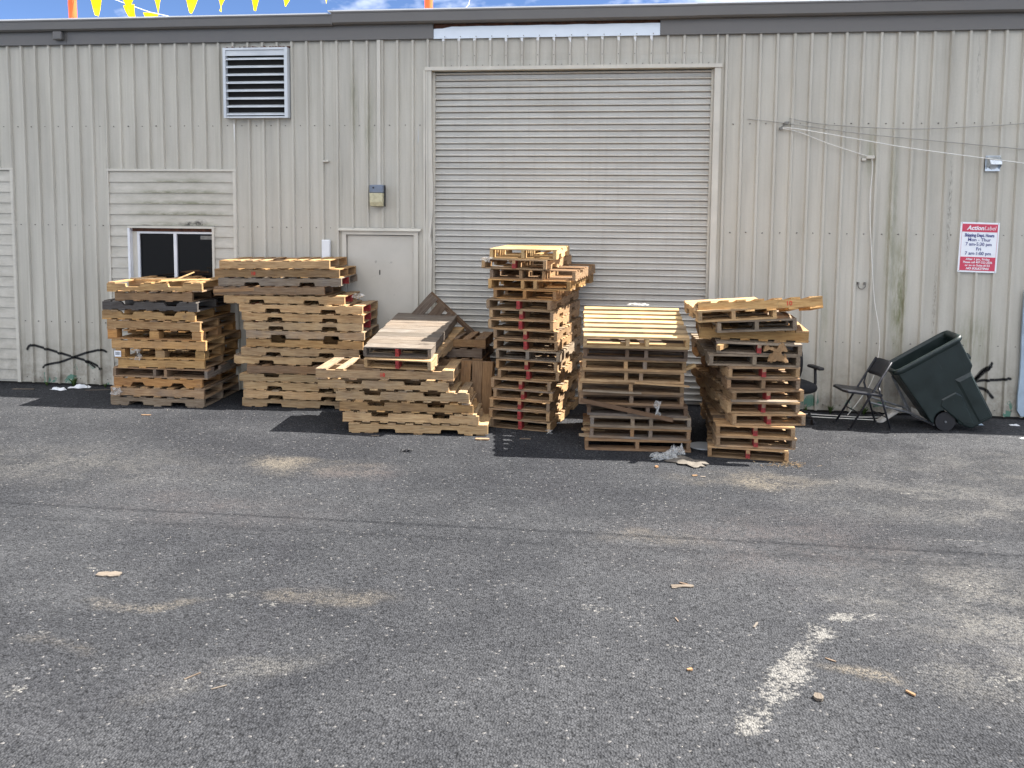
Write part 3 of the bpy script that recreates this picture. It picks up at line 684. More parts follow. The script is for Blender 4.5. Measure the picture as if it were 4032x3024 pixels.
# ------------------------------------------------------------------ pennants and poles above the roof
def pennant(x_, y_, ztop, h, wd, bend, label, par_group):
    n = 6; vs = []; fs = []
    for i_ in range(n + 1):
        t = i_ / n; hw = wd / 2 * (1 - t) + .003
        for s in (-1, 0, 1): vs.append((x_ + s * hw + bend * t * t, y_ + .04 * math.sin(t * 2.6 + x_ * 5) * (s + .4), ztop - h * t))
    for i_ in range(n):
        for s in range(2): a = i_ * 3 + s; fs.append((a, a + 1, a + 4, a + 3))
    vs2 = [(a, b + .0015, c) for a, b, c in vs]; m = len(vs)
    fs2 = [tuple(reversed([q + m for q in f])) for f in fs]
    o = MB().add(vs + vs2, fs + fs2).build('pennant_flag', YEL, smooth=True, fix=False)
    return tag(o, label, 'flag', par_group)
ordw = ['first', 'second', 'third', 'fourth', 'fifth', 'sixth', 'seventh', 'eighth', 'ninth', 'tenth', 'eleventh', 'twelfth', 'thirteenth', 'fourteenth', 'fifteenth', 'sixteenth', 'seventeenth', 'eighteenth']
FX = [1.05, 1.52, 1.98, 2.47, 2.93, 3.40, 3.86, 4.41]; FT = [5.19, 5.195, 5.20, 5.195, 5.205, 5.21, 5.255, 5.285]
for i_, (a, b) in enumerate(zip(FX, FT)):
    pennant(a, .4, b + .46, .46, .30, random.uniform(-.05, .05), f'yellow pennant above the roof, {ordw[i_]} from the left orange pole', 'yellow pennants in the front row')
MB_ = MB().tube([(.68, .41, 5.72)] + [(a, .41, b + .463) for a, b in zip(FX, FT)] + [(5.8, .41, 5.86)], .005, 5).build('pennant_string', WHITEP)
tag(MB_, 'white string carrying the front row of yellow pennants', 'string')
for i_, (a, zt_) in enumerate(((1.12, 5.50), (1.45, 5.385), (2.02, 5.26))):
    pennant(a, 1.1, zt_, .24, .2, .06, ['tallest', 'middle', 'lowest'][i_] + ' small yellow pennant on the slanting rear string', 'yellow pennants on the rear string')
tag(MB().tube([(.2, 1.1, 5.84), (1.12, 1.1, 5.505), (1.45, 1.1, 5.39), (2.02, 1.1, 5.265), (2.4, 1.1, 5.15)], .005, 5).build('pennant_string', WHITEP), 'slanting white string carrying the rear pennants', 'string')
for a, lab in ((.68, 'orange pole above the roof at the left corner'), (5.80, 'orange pole above the roof left of the roll-up door')):
    o = MB().tube([(a, .42, 5.0), (a + .004, .42, 5.18), (a, .42, 5.35), (a + .006, .42, 5.6), (a, .42, 6.1)], [.056, .054, .057, .055, .056], 14).build('orange_pole', ORANGE, smooth=True); tag(o, lab, 'pole', 'orange poles on the roof')
tag(MB().tube([(6.42, .41, 5.86), (6.34, .41, 5.55), (6.37, .41, 5.38), (6.35, .41, 5.24), (6.29, .41, 5.17)], .006, 6).build('hanging_rope', WHITEP), 'loose white rope end hanging above the roof edge', 'rope')
# overhead cables whose shadows cross the yard
def over(x0, y0, x1, y1, z, r, lab):
    P = []
    for i_ in range(25):
        t = i_ / 24 * 5 - 2; xx = x0 + (x1 - x0) * t; yy = y0 + (y1 - y0) * t
        P.append((xx + .72 * z, yy + .13 * z, z - .25 * math.sin(min(max((t + 2) / 5, 0), 1) * math.pi)))
    tag(MB().tube(P, r, 8).build('overhead_cable', BLACKP), lab, 'cable', 'overhead cables across the yard')
over(3.206, -4.447, 11.334, -4.40, 5.1, .0085, 'overhead cable whose thin shadow crosses the asphalt, nearer the building')
over(3.206, -4.72, 11.334, -4.62, 8.5, .007, 'overhead cable whose faint shadow crosses the asphalt, farther from the building')

# ------------------------------------------------------------------ pallets
SH = .089
_mc = {}
def board_mesh(L, wd, t, var):
    key = ('b', round(L, 2), round(wd, 3), round(t, 3), var)
    if key in _mc: return _mc[key]
    r = random.Random(hash(key) & 0xffff); n = 4; vs = []; fs = []
    bow = r.uniform(-.0025, .0035)
    for i_ in range(n + 1):
        u = i_ / n; x_ = (u - .5) * L + (r.uniform(-.004, .004) if i_ in (0, n) else 0)
        for (yy, zz) in ((-1, 0), (1, 0), (1, 1), (-1, 1)):
            skew = r.uniform(-.005, .005) if i_ in (0, n) else 0
            vs.append((x_ + skew, yy * wd / 2 + r.uniform(-.0012, .0012), zz * t + bow * math.sin(u * math.pi) * .3 + (r.uniform(-.0006, .0006))))
    for i_ in range(n):
        for k in range(4): a = i_ * 4; fs.append((a + k, a + (k + 1) % 4, a + 4 + (k + 1) % 4, a + 4 + k))
    fs += [(3, 2, 1, 0), (n * 4, n * 4 + 1, n * 4 + 2, n * 4 + 3)]
    import bmesh
    m = MB().add(vs, fs).mesh('deck_board'); b = bmesh.new(); b.from_mesh(m); bmesh.ops.recalc_face_normals(b, faces=b.faces); b.to_mesh(m); b.free()
    m.materials.append(WOOD); _mc[key] = m; return m
def stringer_mesh(L, th, notch, var, rounded=False, SH=SH):
    key = ('s', round(L, 2), th, notch, var, rounded, SH)
    if key in _mc: return _mc[key]
    h = L / 2; d = .043; c = .014 if not rounded else .034; r = random.Random(hash(key) & 0xffff)
    low = [(-h, 0)]
    if notch:
        for ctr in (-.225 * L, .225 * L):
            hw = .100
            low += [(ctr - hw, 0), (ctr - hw + (.004 if not rounded else .012), d - c), (ctr - hw + c, d), (ctr + hw - c, d), (ctr + hw - (.004 if not rounded else .012), d - c), (ctr + hw, 0)]
    low += [(h, 0)]
    up = [(h + r.uniform(-.003, .003), SH), (h * .4, SH - r.uniform(0, .002)), (-h * .3, SH - r.uniform(0, .002)), (-h + r.uniform(-.003, .003), SH)]
    out = low + up
    if notch == 'up': out = [(x_, SH - z_) for x_, z_ in out]
    import bmesh
    m = MB().prism(out, -th / 2, th / 2).mesh('stringer'); b = bmesh.new(); b.from_mesh(m); bmesh.ops.recalc_face_normals(b, faces=b.faces); bmesh.ops.triangulate(b, faces=[f for f in b.faces if len(f.verts) > 4]); b.to_mesh(m); b.free()
    m.materials.append(WOOD); _mc[key] = m; return m
def redcap_mesh(th, SH=SH):
    key = ('r', th, SH)
    if key not in _mc:
        m = MB().box(0, .11, -th / 2 - .0016, th / 2 + .0016, -.0008, SH + .0008).mesh('red_paint'); m.materials.append(RED); _mc[key] = m
    return _mc[key]
TONES = {'worn': (.17, .14, .11), 'tan': (.50, .325, .16), 'pale': (.57, .395, .205), 'gold': (.56, .345, .14), 'brown': (.34, .205, .098), 'orange': (.54, .30, .11), 'dark': (.15, .10, .065), 'grey': (.33, .26, .18), 'slate': (.085, .078, .075), 'new': (.60, .43, .22)}
def shade(c, k, wthr, r):
    k *= r.uniform(.74, 1.14); t = r.uniform(-.05, .05)
    q = r.random()
    if q < .16: wthr += r.uniform(.25, .6)
    elif q < .24: k *= .68
    return (min(.8, c[0] * k * (1 + t)), c[1] * k, c[2] * k * (1 - t), max(0, min(1, wthr + r.uniform(-.15, .18))))
def pallet(loc, yaw_=0, a=1.22, b=1.0, orient='S', notch=None, t=.016, tone='tan', wthr=.15, pos=(0, .5, 1), ntop=7, nbot=5, red=False, roll=0, tilt=0,
           label='', group='', blocks=False, miss=(), rounded=False, th=.038, seed=0, gapless=False, mat=None, name='wooden_pallet', stencil=None, wtop=None, SH=SH):
    r = random.Random(seed * 7919 + 13)
    P = empty(name, loc, label=label, cat='pallet', group=group)
    P.rotation_mode = 'XYZ'
    if mat is not None: P.matrix_world = mat
    else: P.rotation_euler = (rad(tilt), -rad(roll), rad(yaw_))
    base = TONES[tone]; L, Q = (a, b) if orient == 'S' else (b, a)
    def pl(s, q, z): return (s - a / 2, q, z) if orient == 'S' else (q - a / 2, s, z)
    rs_ = 0 if orient == 'S' else math.pi / 2; rb = math.pi / 2 - rs_
    flip = notch == 'up'
    nT, nB = (nbot, ntop) if flip else (ntop, nbot)
    for i_, f in enumerate(pos):
        q = th / 2 + f * (Q - th)
        if blocks:
            for s in (.065, L / 2, L - .065):
                key = ('k', th)
                if key not in _mc:
                    m = MB().cbox(-.062, .062, -.062, .062, 0, SH, .003).mesh('block'); m.materials.append(WOOD); _mc[key] = m
                qq = .062 + f * (Q - .124); o = inst('block', _mc[key], P, pl(s, qq, t), (0, 0, rs_)); o.color = shade(base, .95, wthr * .5, r)
            continue
        o = inst('stringer', stringer_mesh(L, th, notch, r.randrange(2), rounded, SH), P, pl(L / 2, q, t), (0, 0, rs_)); o.color = shade(base, .97, wthr, r)
        if red and i_ == len(pos) // 2:
            c = inst('red_paint', redcap_mesh(th, SH), o, (-L / 2 - .0016, 0, 0)); o['label'] = 'centre stringer with a red painted end'
            c2 = inst('red_paint', redcap_mesh(th, SH), o, (L / 2 - .1084, 0, 0))
    def deck(n, z, top):
        if n == 0: return
        wl_ = .125 if n > 3 else .10
        if wtop and top: ws = [wtop] * n
        else: ws = [wl_ if i_ in (0, n - 1) else (.09 if n > 3 else .1) for i_ in range(n)]
        if gapless and top: ws = [L / n - .006] * n
        tot = sum(ws)
        if tot > L * .97: ws = [w_ * L * .95 / tot for w_ in ws]; tot = sum(ws)
        gap = (L - tot) / max(1, n - 1); s = 0
        few = (notch and ((not top) ^ flip)); CL = (.05, .145, .44, .56, .855, .95) if n > 5 else (.05, .145, .5, .855, .95)
        if few: ws = [.095] * len(CL)
        for i_, w_ in enumerate(ws):
            c = s + w_ / 2; s += w_ + gap
            if few: c = CL[i_] * L
            if top and i_ in miss: continue
            inner = 0 < i_ < len(ws) - 1
            jit = r.uniform(-.008, .008) if inner and not gapless else 0
            o = inst('deck_board', board_mesh(Q + .002, w_, t, r.randrange(3)), P, pl(c + jit, Q / 2 + r.uniform(-.006, .006), z), (0, 0, rb + (rad(r.uniform(-.8, .8)) if inner else 0)))
            o.color = shade(base, 1.04, wthr * 1.1, r)
    if blocks and nB: 
        for f in pos:
            qq = .05 + f * (Q - .10); o = inst('deck_board', board_mesh(L, .10, t, r.randrange(3)), P, pl(L / 2, qq, 0), (0, 0, rs_)); o.color = shade(base, 1, wthr, r)
    else: deck(nB, 0, False)
    deck(nT, t + SH + .0005, True)
    if stencil:
        tx, sx_, cc = stencil
        text('stencil_number', tx, .062, (sx_, -.0025, t + .022), cc, P, .001)
    return P
GRP = {}
def stack(sid, desc, y0, h, rows, b, group, dflt):
    t = (h - dflt.get('SH', SH)) / 2 - .0004; z = 0; n = len(rows); P = []
    for i_, row in enumerate(rows):
        d = dict(dflt); xl, xr = row[0], row[1]; d.update(row[2] if len(row) > 2 else {})
        rng_ = random.Random(sid * 101 + i_)
        a = d.pop('a', xr - xl); xc = (xl + xr) / 2; yy = y0 + d.pop('dy', rng_.uniform(-.018, .018)); look = d.pop('look', None); zz = d.pop('z', z); bb = d.pop('b', b)
        if look is None: look = {'tan': 'tan', 'pale': 'pale', 'gold': 'golden', 'brown': 'brown', 'orange': 'orange-tan', 'dark': 'dark brown', 'grey': 'greyish', 'slate': 'slate grey', 'new': 'fresh yellow'}[d.get('tone', 'tan')] + ' wooden pallet'
        where = 'bottom pallet' if i_ == 0 else 'top pallet' if i_ == n - 1 else f'{ordw[i_]} from the bottom' if i_ < n / 2 else f'{ordw[n - 1 - i_]} from the top'
        yw = d.pop('yaw', 0) + rng_.uniform(-1, 1) * (3.2 if sid in (5, 6) else 1.2 if sid == 4 else .8); d.setdefault('tilt', rng_.uniform(-.5, .5)); d.setdefault('roll', rng_.uniform(-.5, .5))
        pallet((xc, yy, zz), yw, a, bb, t=d.pop('t', t), label=f'{look}, {where} of {desc}', group=group, seed=sid * 50 + i_, **d)
        z = zz + h
        P.append((xc, yy, z))
    return P
E1 = dict(orient='E')
# leftmost stack, below the window
stack(1, 'the leftmost stack', -1.0, .1215, [
    (1.992, 3.251, dict(notch='down', tone='grey', wthr=.35)), (2.014, 3.254, dict(wthr=.25)), (2.035, 3.221, dict(notch='down', tone='orange', rounded=True, wthr=.05)),
    (2.034, 3.290, dict(orient='E', pos=(0, .44, .56, 1), tone='brown', wthr=.5, notch='up')), (2.105, 3.258, dict(tone='gold', wthr=.1)), (2.080, 3.267, dict(blocks=True, tone='gold', wthr=.1)),
    (2.041, 3.291, dict(tone='gold', wthr=.2)), (1.991, 3.238, dict(blocks=True, tone='orange', wthr=.1)), (1.982, 3.220, dict(tone='tan', wthr=.2)),
    (1.904, 3.145, dict(notch='up', tone='gold', rounded=True, wthr=.1)), (1.913, 3.183, dict(notch='up', tone='slate', wthr=.3, rounded=True)),
    (2.097, 3.122, dict(tone='brown', wthr=.35)), (2.007, 3.258, dict(tone='gold', notch='up', wthr=.2, miss=(1,), roll=.8, nbot=7, look='golden wooden pallet with splintered boards'))],
    1.0, 'pallets in the leftmost stack', dict(tone='tan', wthr=.2))
# second stack, left of the metal door
N = dict(notch='down')
stack(2, 'the second stack from the left', -.82, .1097, [
    (3.670, 5.199, dict(**N)), (3.703, 5.222, dict(**N)), (3.691, 5.188, dict(**N)), (3.647, 5.168, dict(notch='up')), (3.752, 5.231, dict(tone='brown')),
    (3.578, 5.100, dict(**N)), (3.677, 5.197, dict(**N)), (3.736, 5.246, dict(notch='up', tone='gold')), (3.745, 5.261, dict(**N)), (3.709, 5.240, dict(red=True, **N)),
    (3.694, 5.250, dict(red=True, **N)), (3.660, 5.245, dict(red=True, **N)), (3.462, 5.010, dict(red=True, yaw=2.5, **N)), (3.336, 4.760, dict(tone='brown', wthr=.3, roll=1.0)),
    (3.387, 4.963, dict(red=True, tone='grey', wthr=.75, roll=.7, **N)), (3.330, 4.943, dict(tone='gold', wthr=.3, stencil=('18', -.30, STENCIL), roll=.7)), (3.407, 4.827, dict(tone='tan', wthr=.1, roll=.9, ntop=9, miss=(4,)))],
    .72, 'pallets in the second stack from the left', dict(tone='pale', wthr=.22, ntop=9, yaw=1.2))
# third pile, low and wide
stack(3, 'the low pile left of the tall stack', -1.77, .1205, [
    (5.390, 6.960, dict(**N)), (5.313, 6.858, dict(notch='up', wthr=.3)), (5.280, 6.790, dict(notch='up', tone='gold')), (5.232, 6.745, dict(notch='up')),
    (5.020, 6.515, dict(notch='up', wthr=.3)), (5.006, 6.571, dict(wthr=.45, tone='tan', stencil=('18', -.02, STENCIL), ntop=8, miss=(2, 4)))],
    .73, 'pallets of the low pile', dict(tone='pale', wthr=.25, ntop=8, nbot=5, yaw=2))
# two pallets tipped up against the pile behind
for k_, (x_, y_, z_, tl, lab, tn, wt) in enumerate(((5.945, -1.80, .728, 7.2, 'lower of two tipped pallets on the low pile, red centre end', 'pale', .25), (5.932, -1.76, .858, 8.2, 'weathered upper pallet of two tipped on the low pile', 'worn', .45))):
    pallet((x_, y_, z_), -4.5 if k_ == 0 else -1.0, .78, 1.46, 'E', None if k_ else 'down', .013, tn, wt, (0, .5, 1), 10, 6, True, 0, tl, lab, 'tipped pallets on the low pile', seed=400 + k_, gapless=True)
# pile behind, by the roll-up door
stack(7, 'the half-hidden pile behind the low one', -.92, .1205, [
    (6.10, 6.80, dict(**N)), (6.10, 6.80, dict()), (6.08, 6.78, dict()), (6.10, 6.80, dict()), (6.06, 6.78, dict()), (6.05, 6.77, dict()), (6.02, 6.76, dict(tone='dark', wthr=.2)), (6.06, 6.80, dict(tone='brown', wthr=.2))],
    .62, 'pallets of the half-hidden pile', dict(tone='brown', wthr=.3, ntop=5, nbot=3))
mt = Matrix.Translation((6.47, -1.075, .0)) @ Matrix.Rotation(rad(-6), 4, 'Z') @ Matrix.Rotation(rad(83), 4, 'X')
pallet((0, 0, 0), 0, .92, .72, 'S', None, .014, 'brown', .15, (0, .5, 1), 7, 3, label='pallet standing on edge with upright boards beside the tall stack', group='leaning pallets', seed=420, mat=mt, wtop=.12)
mt = Matrix.Translation((6.02, -.32, 1.47)) @ Matrix.Rotation(rad(-4), 4, 'Z') @ Matrix.Rotation(rad(8), 4, 'X') @ Matrix.Rotation(rad(43), 4, 'Y') @ Matrix.Rotation(rad(90), 4, 'X') @ Matrix.Translation((.55, -.80, 0))
pallet((0, 0, 0), 0, 1.1, .8, 'S', None, .014, 'dark', .25, (0, .5, 1), 7, 0, label='dark broken pallet leaning cornerwise against the roll-up door', group='leaning pallets', seed=421, mat=mt, miss=(3,), wtop=.125)
# tall stack in front of the roll-up door
stack(4, 'the tall stack', -1.42, .1153, [
    (6.926, 7.641, dict(red=True, yaw=-10)), (6.918, 7.630, dict(red=True, yaw=-10)), (6.918, 7.631, dict(red=True, yaw=-10)), (6.956, 7.663, dict(red=True, yaw=-10)), (6.930, 7.637, dict(red=True, yaw=-9.5)),
    (7.008, 7.730, dict(red=True, wthr=.35)), (6.990, 7.709, dict(red=True)), (6.985, 7.736, dict(tone='grey')), (6.960, 7.713, dict(red=True, wthr=.35)), (6.955, 7.705, dict(red=True)),
    (6.893, 7.661, dict(red=True)), (6.904, 7.659, dict(red=True)), (6.870, 7.629, dict(red=True, wthr=.4)), (6.951, 7.684, dict(tone='orange', wthr=.2)),
    (6.890, 7.845, dict(pos=(0, .42, .58, 1), tone='gold', wthr=.15, yaw=-8)), (6.908, 7.900, dict(pos=(0, .36, .64, 1), tone='brown', wthr=.25, yaw=-8, notch='up')),
    (6.817, 7.574, dict(red=True, yaw=-9)), (6.912, 7.678, dict(tone='new', wthr=.0, yaw=-5, b=1.1, ntop=8, look='fresh yellow pallet'))],
    1.46, 'pallets in the tall stack', dict(orient='E', notch='down', tone='tan', wthr=.36, yaw=-9, ntop=10, nbot=6))
# fifth stack, tipped top deck
F4 = (0, .42, .61, 1)
S5 = stack(5, 'the stack right of the tall one', -2.07, .1245, [
    (8.045, 9.145, dict(pos=(0, .5, 1), tone='brown', wthr=.3, dy=-.01)), (8.096, 9.141, dict(pos=F4, dy=0, tone='brown', wthr=.4)), (8.100, 9.143, dict(pos=F4, dy=-.02, tone='grey', wthr=.4)), (8.064, 9.103, dict(pos=F4, tone='dark', wthr=.2, dy=-.03)),
    (7.985, 9.060, dict(pos=(0, .5, 1), tone='brown', wthr=.5, dy=-.06, miss=(1, 3), look='broken brown pallet')), (7.971, 9.057, dict(pos=(0, .5, 1), wthr=.35, dy=-.08)), (7.994, 9.051, dict(pos=(0, .44, .59, 1), dy=-.11)), (8.010, 9.066, dict(pos=F4, dy=-.14)),
    (8.021, 9.075, dict(pos=F4, tone='dark', wthr=.25, dy=-.17)), (8.020, 9.085, dict(pos=F4, tone='new', wthr=.05, dy=-.22, tilt=9, ntop=7, wtop=.098, nbot=4, look='tipped yellow pallet'))],
    1.12, 'pallets in the fifth stack', dict(orient='E', tone='tan', wthr=.3, yaw=.8, ntop=7, nbot=4, SH=.074))
# right-hand stack
stack(6, 'the right-hand stack', -2.24, .1205, [
    (9.305, 10.096, dict(red=True, yaw=-3)), (9.383, 10.167, dict(red=True, yaw=-3)), (9.377, 10.151, dict(red=True, yaw=-3, wthr=.3)), (9.530, 10.264, dict(red=True)), (9.474, 10.200, dict(red=True)),
    (9.515, 10.250, dict(red=True)), (9.47, 10.195, dict(tone='brown', yaw=6)), (9.470, 10.193, dict(red=True, yaw=7)), (9.289, 10.180, dict(tone='grey', wthr=.35, yaw=1)), (9.365, 10.187, dict(red=True, tone='grey', wthr=.45, yaw=0)),
    (9.20, 10.277, dict(orient='S', notch=None, tone='gold', wthr=.1, yaw=-3, b=.85, dy=.14)), (9.365, 10.140, dict(tone='grey', wthr=.3, roll=3.4, yaw=0, z=1.318, b=1.0)),
    (9.17, 9.945, dict(pos=(0, .45, 1), tone='pale', wthr=.15, roll=4.0, yaw=1, z=1.425, b=.95)), (9.174, 10.378, dict(orient='S', notch=None, tone='gold', wthr=.05, roll=4.2, tilt=-9, yaw=1.5, z=1.53, b=.6, ntop=7, stencil=('10', .28, STENCIL), look='tan pallet with red 10 stencilled'))],
    1.46, 'pallets in the right-hand stack', dict(orient='E', notch='down', tone='tan', wthr=.32, SH=.083, yaw=8, ntop=10, nbot=6))

# ------------------------------------------------------------------ scraps on and around the stacks
def crumple(name, cx, cy, cz, wd, dp, hgt, mat, label, cat, group=None, seed=0, nx=14, ny=10, th=.0, ragged=.25, rot=0, outline=None):
    r = random.Random(seed); vs = []; fs = []
    ph = [r.uniform(0, 6.3) for _ in range(8)]
    ca, sa = math.cos(rot), math.sin(rot)
    for j in range(ny + 1):
        for i_ in range(nx + 1):
            u, v = i_ / nx - .5, j / ny - .5
            e = max(abs(u), abs(v)) * 2
            k = 1 - ragged * (e ** 3) * (.5 + .5 * math.sin(ph[0] + 9 * math.atan2(v, u + 1e-6)))
            x_, y_ = u * wd * k, v * dp * k
            z_ = hgt * (.5 + .28 * math.sin(u * 9 + ph[1] + v * 4) + .22 * math.sin(v * 13 + ph[2] - u * 6) + .18 * math.sin(u * 23 + ph[3]) * math.cos(v * 19 + ph[4])) + r.uniform(0, hgt * .16)
            vs.append((cx + x_ * ca - y_ * sa, cy + x_ * sa + y_ * ca, cz + max(.002, z_ * (1 - .75 * e ** 4))))
    for j in range(ny):
        for i_ in range(nx): a = j * (nx + 1) + i_; fs.append((a, a + 1, a + nx + 2, a + nx + 1))
    o = MB().add(vs, fs).build(name, mat, fix=False, smooth=(mat in (FILM, FILMW)))
    if th:
        s = o.modifiers.new('thick', 'SOLIDIFY'); s.thickness = th
    return tag(o, label, cat, group)
crumple('cardboard_sheet', 9.09, -2.42, .01, .42, .26, .035, CARD, 'torn grey cardboard sheet lying in front of the fifth stack', 'cardboard', seed=3, th=.004, ragged=.3, rot=-.55, nx=10, ny=6)
crumple('plastic_wrap', 8.86, -2.32, .004, .32, .20, .08, FILMW, 'crumpled clear plastic wrap beside the torn cardboard', 'plastic wrap', seed=5, ragged=.5, rot=.2)
crumple('plastic_wrap', 9.0, -2.20, .01, .16, .12, .12, FILMW, 'small tuft of plastic wrap under the fifth stack', 'plastic wrap', seed=6, ragged=.4)
crumple('paper_sack', 9.93, -2.20, 1.118, .24, .2, .11, BROWNP, 'crumpled brown paper sack stuffed into the right-hand stack', 'paper sack', seed=8, th=.003, ragged=.06)
crumple('paper_sack', 9.95, -2.29, 1.02, .2, .05, .12, BROWNP, 'torn brown paper hanging from the right-hand stack', 'paper sack', seed=9, th=.003, ragged=.06)
def wisp(cx, cy, cz, sx, sz, lab, seed, mat=FILM):   # hanging film
    r = random.Random(seed); vs = []; fs = []; n = 7
    for j in range(n + 1):
        for i_ in range(6):
            u = i_ / 5 - .5; v = j / n
            vs.append((cx + u * sx * (1 - .35 * v) + .02 * math.sin(v * 7 + u * 5 + seed), cy - .012 - .02 * math.sin(u * 9 + v * 6 + seed) - .012 * r.random(), cz - v * sz))
    for j in range(n):
        for i_ in range(5): a = j * 6 + i_; fs.append((a, a + 1, a + 7, a + 6))
    return tag(MB().add(vs, fs).build('film_wisp', mat, fix=False), lab, 'plastic film', 'shreds of stretch film')
wisp(2.42, -1.03, .735, .09, .14, 'knotted clear film hanging on the leftmost stack', 1, FILMW)
wisp(2.11, -1.03, .235, .16, .10, 'film shred low on the leftmost stack', 2)
wisp(5.13, -.60, 1.45, .16, .07, 'film shred on the right end of the second stack', 3)
wisp(6.90, -1.47, 1.985, .12, .06, 'film shred near the top of the tall stack', 4, FILMW)
wisp(8.78, -2.30, .60, .05, .15, 'film shred on the front of the fifth stack', 5)
wisp(7.63, -1.53, .05, .06, .05, 'film shred at the foot of the tall stack', 6)
crumple('plastic_wrap', 8.60, -1.20, 1.44, .26, .05, .03, FILMW, 'white film strip on the tipped yellow pallet', 'plastic wrap', seed=12, ragged=.3)
lb = empty('shipping_label', (2.125, -1.021, .628), label='white barcode label stuck on the leftmost stack', cat='label')
MB().box(-.045, .045, -.0015, 0, 0, .075).build('label_paper', SIGNW, lb)
for k_, x_ in enumerate((-.03, -.022, -.012, -.005, .004, .012, .02, .03)): MB().box(x_, x_ + .003 + .002 * (k_ % 2), -.0025, -.0016, .02, .062).build('bar', BLACKI, lb)
def splinter(p0, p1, wd, th, lab, tone='gold', wthr=.1, name='broken_board', grp='broken boards', cat='board'):
    p0, p1 = Vector(p0), Vector(p1); d = p1 - p0; L = d.length
    r = random.Random(int(p0.x * 977 + p1.y * 311)); vs = []; n = 6
    for i_ in range(n + 1):
        u = i_ / n; wv = wd * (1 - .5 * r.random() * (abs(u - .5) * 2) ** 3) * r.uniform(.75, 1.15)
        vs += [((u - .5) * L, -wv / 2, -th / 2), ((u - .5) * L, wv / 2, -th / 2), ((u - .5) * L, wv / 2, th / 2), ((u - .5) * L, -wv / 2, th / 2)]
    fs = [(i_ * 4 + k, i_ * 4 + (k + 1) % 4, i_ * 4 + 4 + (k + 1) % 4, i_ * 4 + 4 + k) for i_ in range(n) for k in range(4)] + [(3, 2, 1, 0), (n * 4, n * 4 + 1, n * 4 + 2, n * 4 + 3)]
    o = MB().add(vs, fs).build(name, WOOD); q = d.to_track_quat('X', 'Z'); o.rotation_mode = 'QUATERNION'; o.rotation_quaternion = q; o.location = (p0 + p1) / 2
    o.color = shade(TONES[tone], 1, wthr, r); return tag(o, lab, cat, grp)
splinter((2.27, -.93, 1.615), (2.98, -.80, 1.605), .03, .012, 'long pale splinter lying on top of the leftmost stack', 'new', 0)
splinter((2.84, -.82, 1.61), (3.00, -.70, 1.69), .03, .012, 'short splinter sticking up from the leftmost stack', 'new', 0)
splinter((2.35, -.95, 1.592), (3.05, -.75, 1.600), .085, .014, 'loose split board on top of the leftmost stack', 'gold', .1)
splinter((2.72, -1.0, 1.598), (3.22, -.7, 1.600), .08, .014, 'angled loose board at the right of the leftmost stack top', 'new', .1)
splinter((3.34, -.86, 1.47), (4.15, -.80, 1.515), .05, .04, 'broken stringer jutting left from the second stack', 'brown', .2)
splinter((7.995, -2.16, .545), (8.95, -2.16, .365), .014, .045, 'dark broken board hanging diagonally across the fifth stack', 'dark', 0)
for k_, (y_, z_, L_) in enumerate(((-2.02, .135, .12), (-1.80, .14, .10), (-1.55, .14, .09))): splinter((8.10 - L_, y_, z_), (8.25, y_ + .02, z_ - .004), .09, .016, ['nearest', 'middle', 'farthest'][k_] + ' board end jutting left low on the fifth stack', 'pale', .3)
splinter((8.02, -2.20, .655), (8.62, -2.17, .640), .06, .014, 'thin split board along the front of the fifth stack', 'grey', .4)
splinter((8.55, -2.24, .76), (9.10, -2.22, .735), .05, .012, 'sagging split board at the right of the fifth stack', 'pale', .3)
splinter((9.50, -2.33, .63), (10.15, -2.33, .645), .09, .008, 'curled grey board across the right-hand stack', 'grey', .5)
splinter((9.06, -2.15, .90), (9.16, -2.12, .94), .07, .03, 'splintered board end poking right from the fifth stack', 'new', 0)
splinter((9.36, -2.36, 1.165), (9.46, -2.15, 1.165), .05, .05, 'broken block end at the left of the right-hand stack', 'gold', .1)
splinter((7.42, -1.35, 2.005), (7.60, -1.15, 2.05), .05, .015, 'slanting brace board inside the top of the tall stack', 'new', 0)
splinter((10.1, -1.9, 1.235), (10.33, -1.85, 1.22), .09, .014, 'board end jutting right from the right-hand stack', 'pale', .2)

# chips and litter on the asphalt
def chip(x_, y_, L, wd, th, ang, lab, tone='gold', wthr=0.05, z=None):
    c, s = math.cos(ang) * L / 2, math.sin(ang) * L / 2
    return splinter((x_ - c, y_ - s, th * .4 + .002), (x_ + c, y_ + s, th * .4 + .003), wd, th * .7, lab, {'new': 'brown', 'orange': 'brown', 'brown': 'dark', 'grey': 'worn'}.get(tone, 'worn'), .35, 'wood_chip', 'wood chips on the asphalt', 'wood chip')

